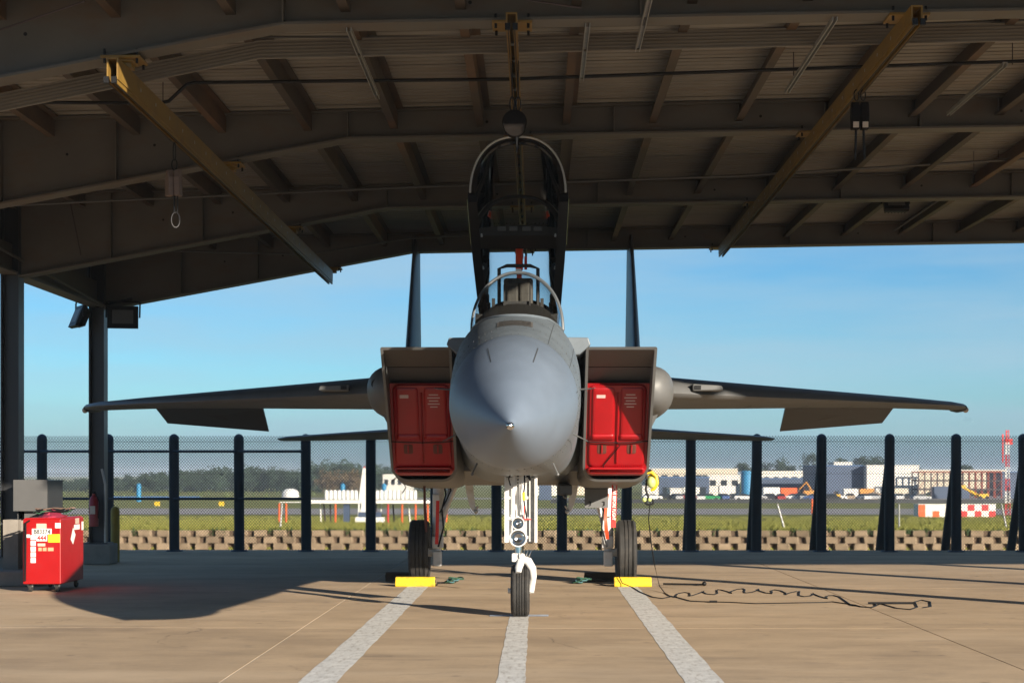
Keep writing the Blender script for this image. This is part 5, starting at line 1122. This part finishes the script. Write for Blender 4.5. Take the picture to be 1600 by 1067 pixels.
for i, (px, h_, m_) in enumerate(((1016, 3.0, 'wall_white'), (1080, 2.6, 'wall_white'), (1136, 3, 'wall_white'), (1205, 2.6, 'white'), (1232, 2.5, 'marker_orange'), (1330, 2.3, 'wall_white'), (1352, 2.3, 'machine_orange'), (1405, 2.4, 'wall_beige'), (1470, 2.8, 'wall_blue'), (1500, 2.6, 'wall_blue'), (1588, 2.6, 'wall_blue'))):
    y = 412; a = P(px, 0, y); z = tz(y)+.05; t = thing('cargo_container', '%s box container, %s from the left behind the parked cars' % ({'wall_white': 'white', 'white': 'bright white', 'marker_orange': 'orange', 'machine_orange': 'amber', 'wall_beige': 'beige', 'wall_blue': 'dark blue'}[m_], ordn[i]), 'container', (a.x, y, z), 'containers beyond the car park')
    q = G().box((a.x-1.9, y, z), (a.x+1.9, y+2.3, z+h_)); q.build('shell', m_, t, smooth=0, bevel=.04)
    for sx in (-1, 1): q = G().box((a.x+sx*.95-.85, y-.05, z+.15), (a.x+sx*.95+.85, y-.01, z+h_-.15)); q.build('door', m_, t, smooth=0)

# ------------------------------------------------------------------ trees
def crown(q, c, rx, rz, n, rr, leaf):
    lobes = [(Vector((rr.gauss(0, .45)*rx, rr.gauss(0, .4)*rx, rr.uniform(-.5, .75)*rz)), rr.uniform(.35, .6)) for _ in range(9)]
    for _ in range(n):
        l, k = rr.choice(lobes); d = Vector((rr.gauss(0, 1), rr.gauss(0, 1), rr.gauss(0, 1))).normalized()*(rr.random()**.4)
        p = c+l+Vector((d.x*rx*k, d.y*rx*k, d.z*rz*k)); u = Vector((rr.gauss(0, 1), rr.gauss(0, 1), rr.gauss(0, 1))).normalized(); v = u.orthogonal().normalized(); s = leaf*rr.uniform(.5, 1.2)
        q.add([p-u*s, p+v*s*.8, p+u*s, p-v*s*.8], [(0,1,2,3)])
def fastmesh(name, q, mat, parent=None, loc=(0,0,0)):
    L = LOC[parent.name] if parent else Vector(loc); me = bpy.data.meshes.new(name); me.from_pydata([tuple(p-L) for p in q.v], [], q.f); me.materials.append(MATS[mat])
    o = bpy.data.objects.new(name, me); COL.objects.link(o); LOC[o.name] = L
    if parent: o.parent = parent
    else: o.location = L
    return o
rr = random.Random(11)
def wood(name, label, x0_, x1_, y, n, top, mat='leaf_dark', num=260):
    q = G()
    for i in range(n):
        px = x0_+(x1_-x0_)*(i+rr.random())/n; yy = y+rr.uniform(-30, 50); tp = P(px, lerp(px, top)[0]+rr.uniform(-3, 7), yy).z; z0 = tz(yy); hgt = max(1.2, tp-z0); x = P(px, 0, yy).x
        crown(q, Vector((x, yy, z0+hgt*.48)), hgt*.5, hgt*.5, num, rr, min(.5, hgt*.09))
        q.cyl((x, yy, z0-.2), (x, yy, z0+hgt*.6), .3, .12, n=5)
    return tag(fastmesh(name, q, mat, loc=(P((x0_+x1_)/2, 0, y).x, y, tz(y))), label, 'woods', kind='stuff')
wood('distant_wood', 'dark green belt of woods along the left horizon', -120, 690, 600, 190, [(-120, 748), (100, 750), (160, 746), (215, 745), (270, 735), (330, 729), (430, 731), (480, 730), (510, 722), (545, 720), (575, 728), (640, 726), (690, 732)])
wood('distant_wood', 'brownish autumn trees among the woods left of the white tower', 500, 560, 545, 5, [(500, 733), (560, 731)], 'leaf_brown')
wood('field_scrub', 'low green scrub along the rise in the left field', -60, 640, 500, 40, [(-60, 770), (640, 769)], 'scrub', 60)
wood('field_scrub', 'small bushes dotted along the far left road', 230, 430, 410, 8, [(230, 772), (430, 770)], 'scrub', 60)
for px, top, yy, r_, lab in ((1208, 719, 640, 3.6, 'dark tree left of the hangars, above the white stepped building'), (1232, 723, 640, 3.2, 'lower dark tree right beside the tree above the white stepped building'), (1266, 713, 650, 4.4, 'tall dark tree behind the left end of the blue-grey hangar'), (1318, 714, 650, 4.2, 'broad dark tree behind the roof of the blue-grey hangar'), (1352, 717, 645, 3.6, 'dark tree behind the joint of the two hangars'), (1366, 716, 655, 3.4, 'dark tree behind the white hangar roof'), (1425, 724, 640, 3.0, 'small dark tree at the right corner of the white hangar'), (1162, 726, 640, 2.2, 'small tree behind the blue tank'), (1505, 729, 640, 2.4, 'small tree behind the steel frame')):
    p = P(px, top, yy); z0 = tz(yy); t = thing('tree', lab, 'tree', (p.x, yy, z0), 'trees behind the hangars')
    q = G(); crown(q, Vector((p.x, yy, p.z-r_*.8)), r_*1.25, r_, 700, rr, .42); fastmesh('crown', q, 'leaf_dark', t)
    q = G().cyl((p.x, yy, z0-.2), (p.x, yy, p.z-r_*.9), .35, .2, n=7).cyl((p.x, yy, p.z-r_*1.3), (p.x+r_*.6, yy, p.z-r_*.6), .15, .06, n=5).cyl((p.x, yy, p.z-r_*1.3), (p.x-r_*.6, yy+.5, p.z-r_*.5), .15, .06, n=5); q.build('trunk', 'bark', t)

# ------------------------------------------------------------------ light haze over the field
q = G().box((-3400, -80, -6.6), (3400, 5300, 13.5)); hzo = q.build('haze', 'white', smooth=0); hzo['kind'] = 'stuff'; hzo['label'] = 'thin pale haze over the airfield'
hm_ = bpy.data.materials.new('haze'); hm_.use_nodes = True; n_ = hm_.node_tree; n_.nodes.remove(n_.nodes['Principled BSDF'])
pv = n_.nodes.new('ShaderNodeVolumePrincipled'); pv.inputs['Color'].default_value = (.75, .86, 1, 1); pv.inputs['Density'].default_value = 0.00026; pv.inputs['Anisotropy'].default_value = 0
n_.links.new(pv.outputs[0], n_.nodes['Material Output'].inputs['Volume']); hzo.data.materials.clear(); hzo.data.materials.append(hm_)
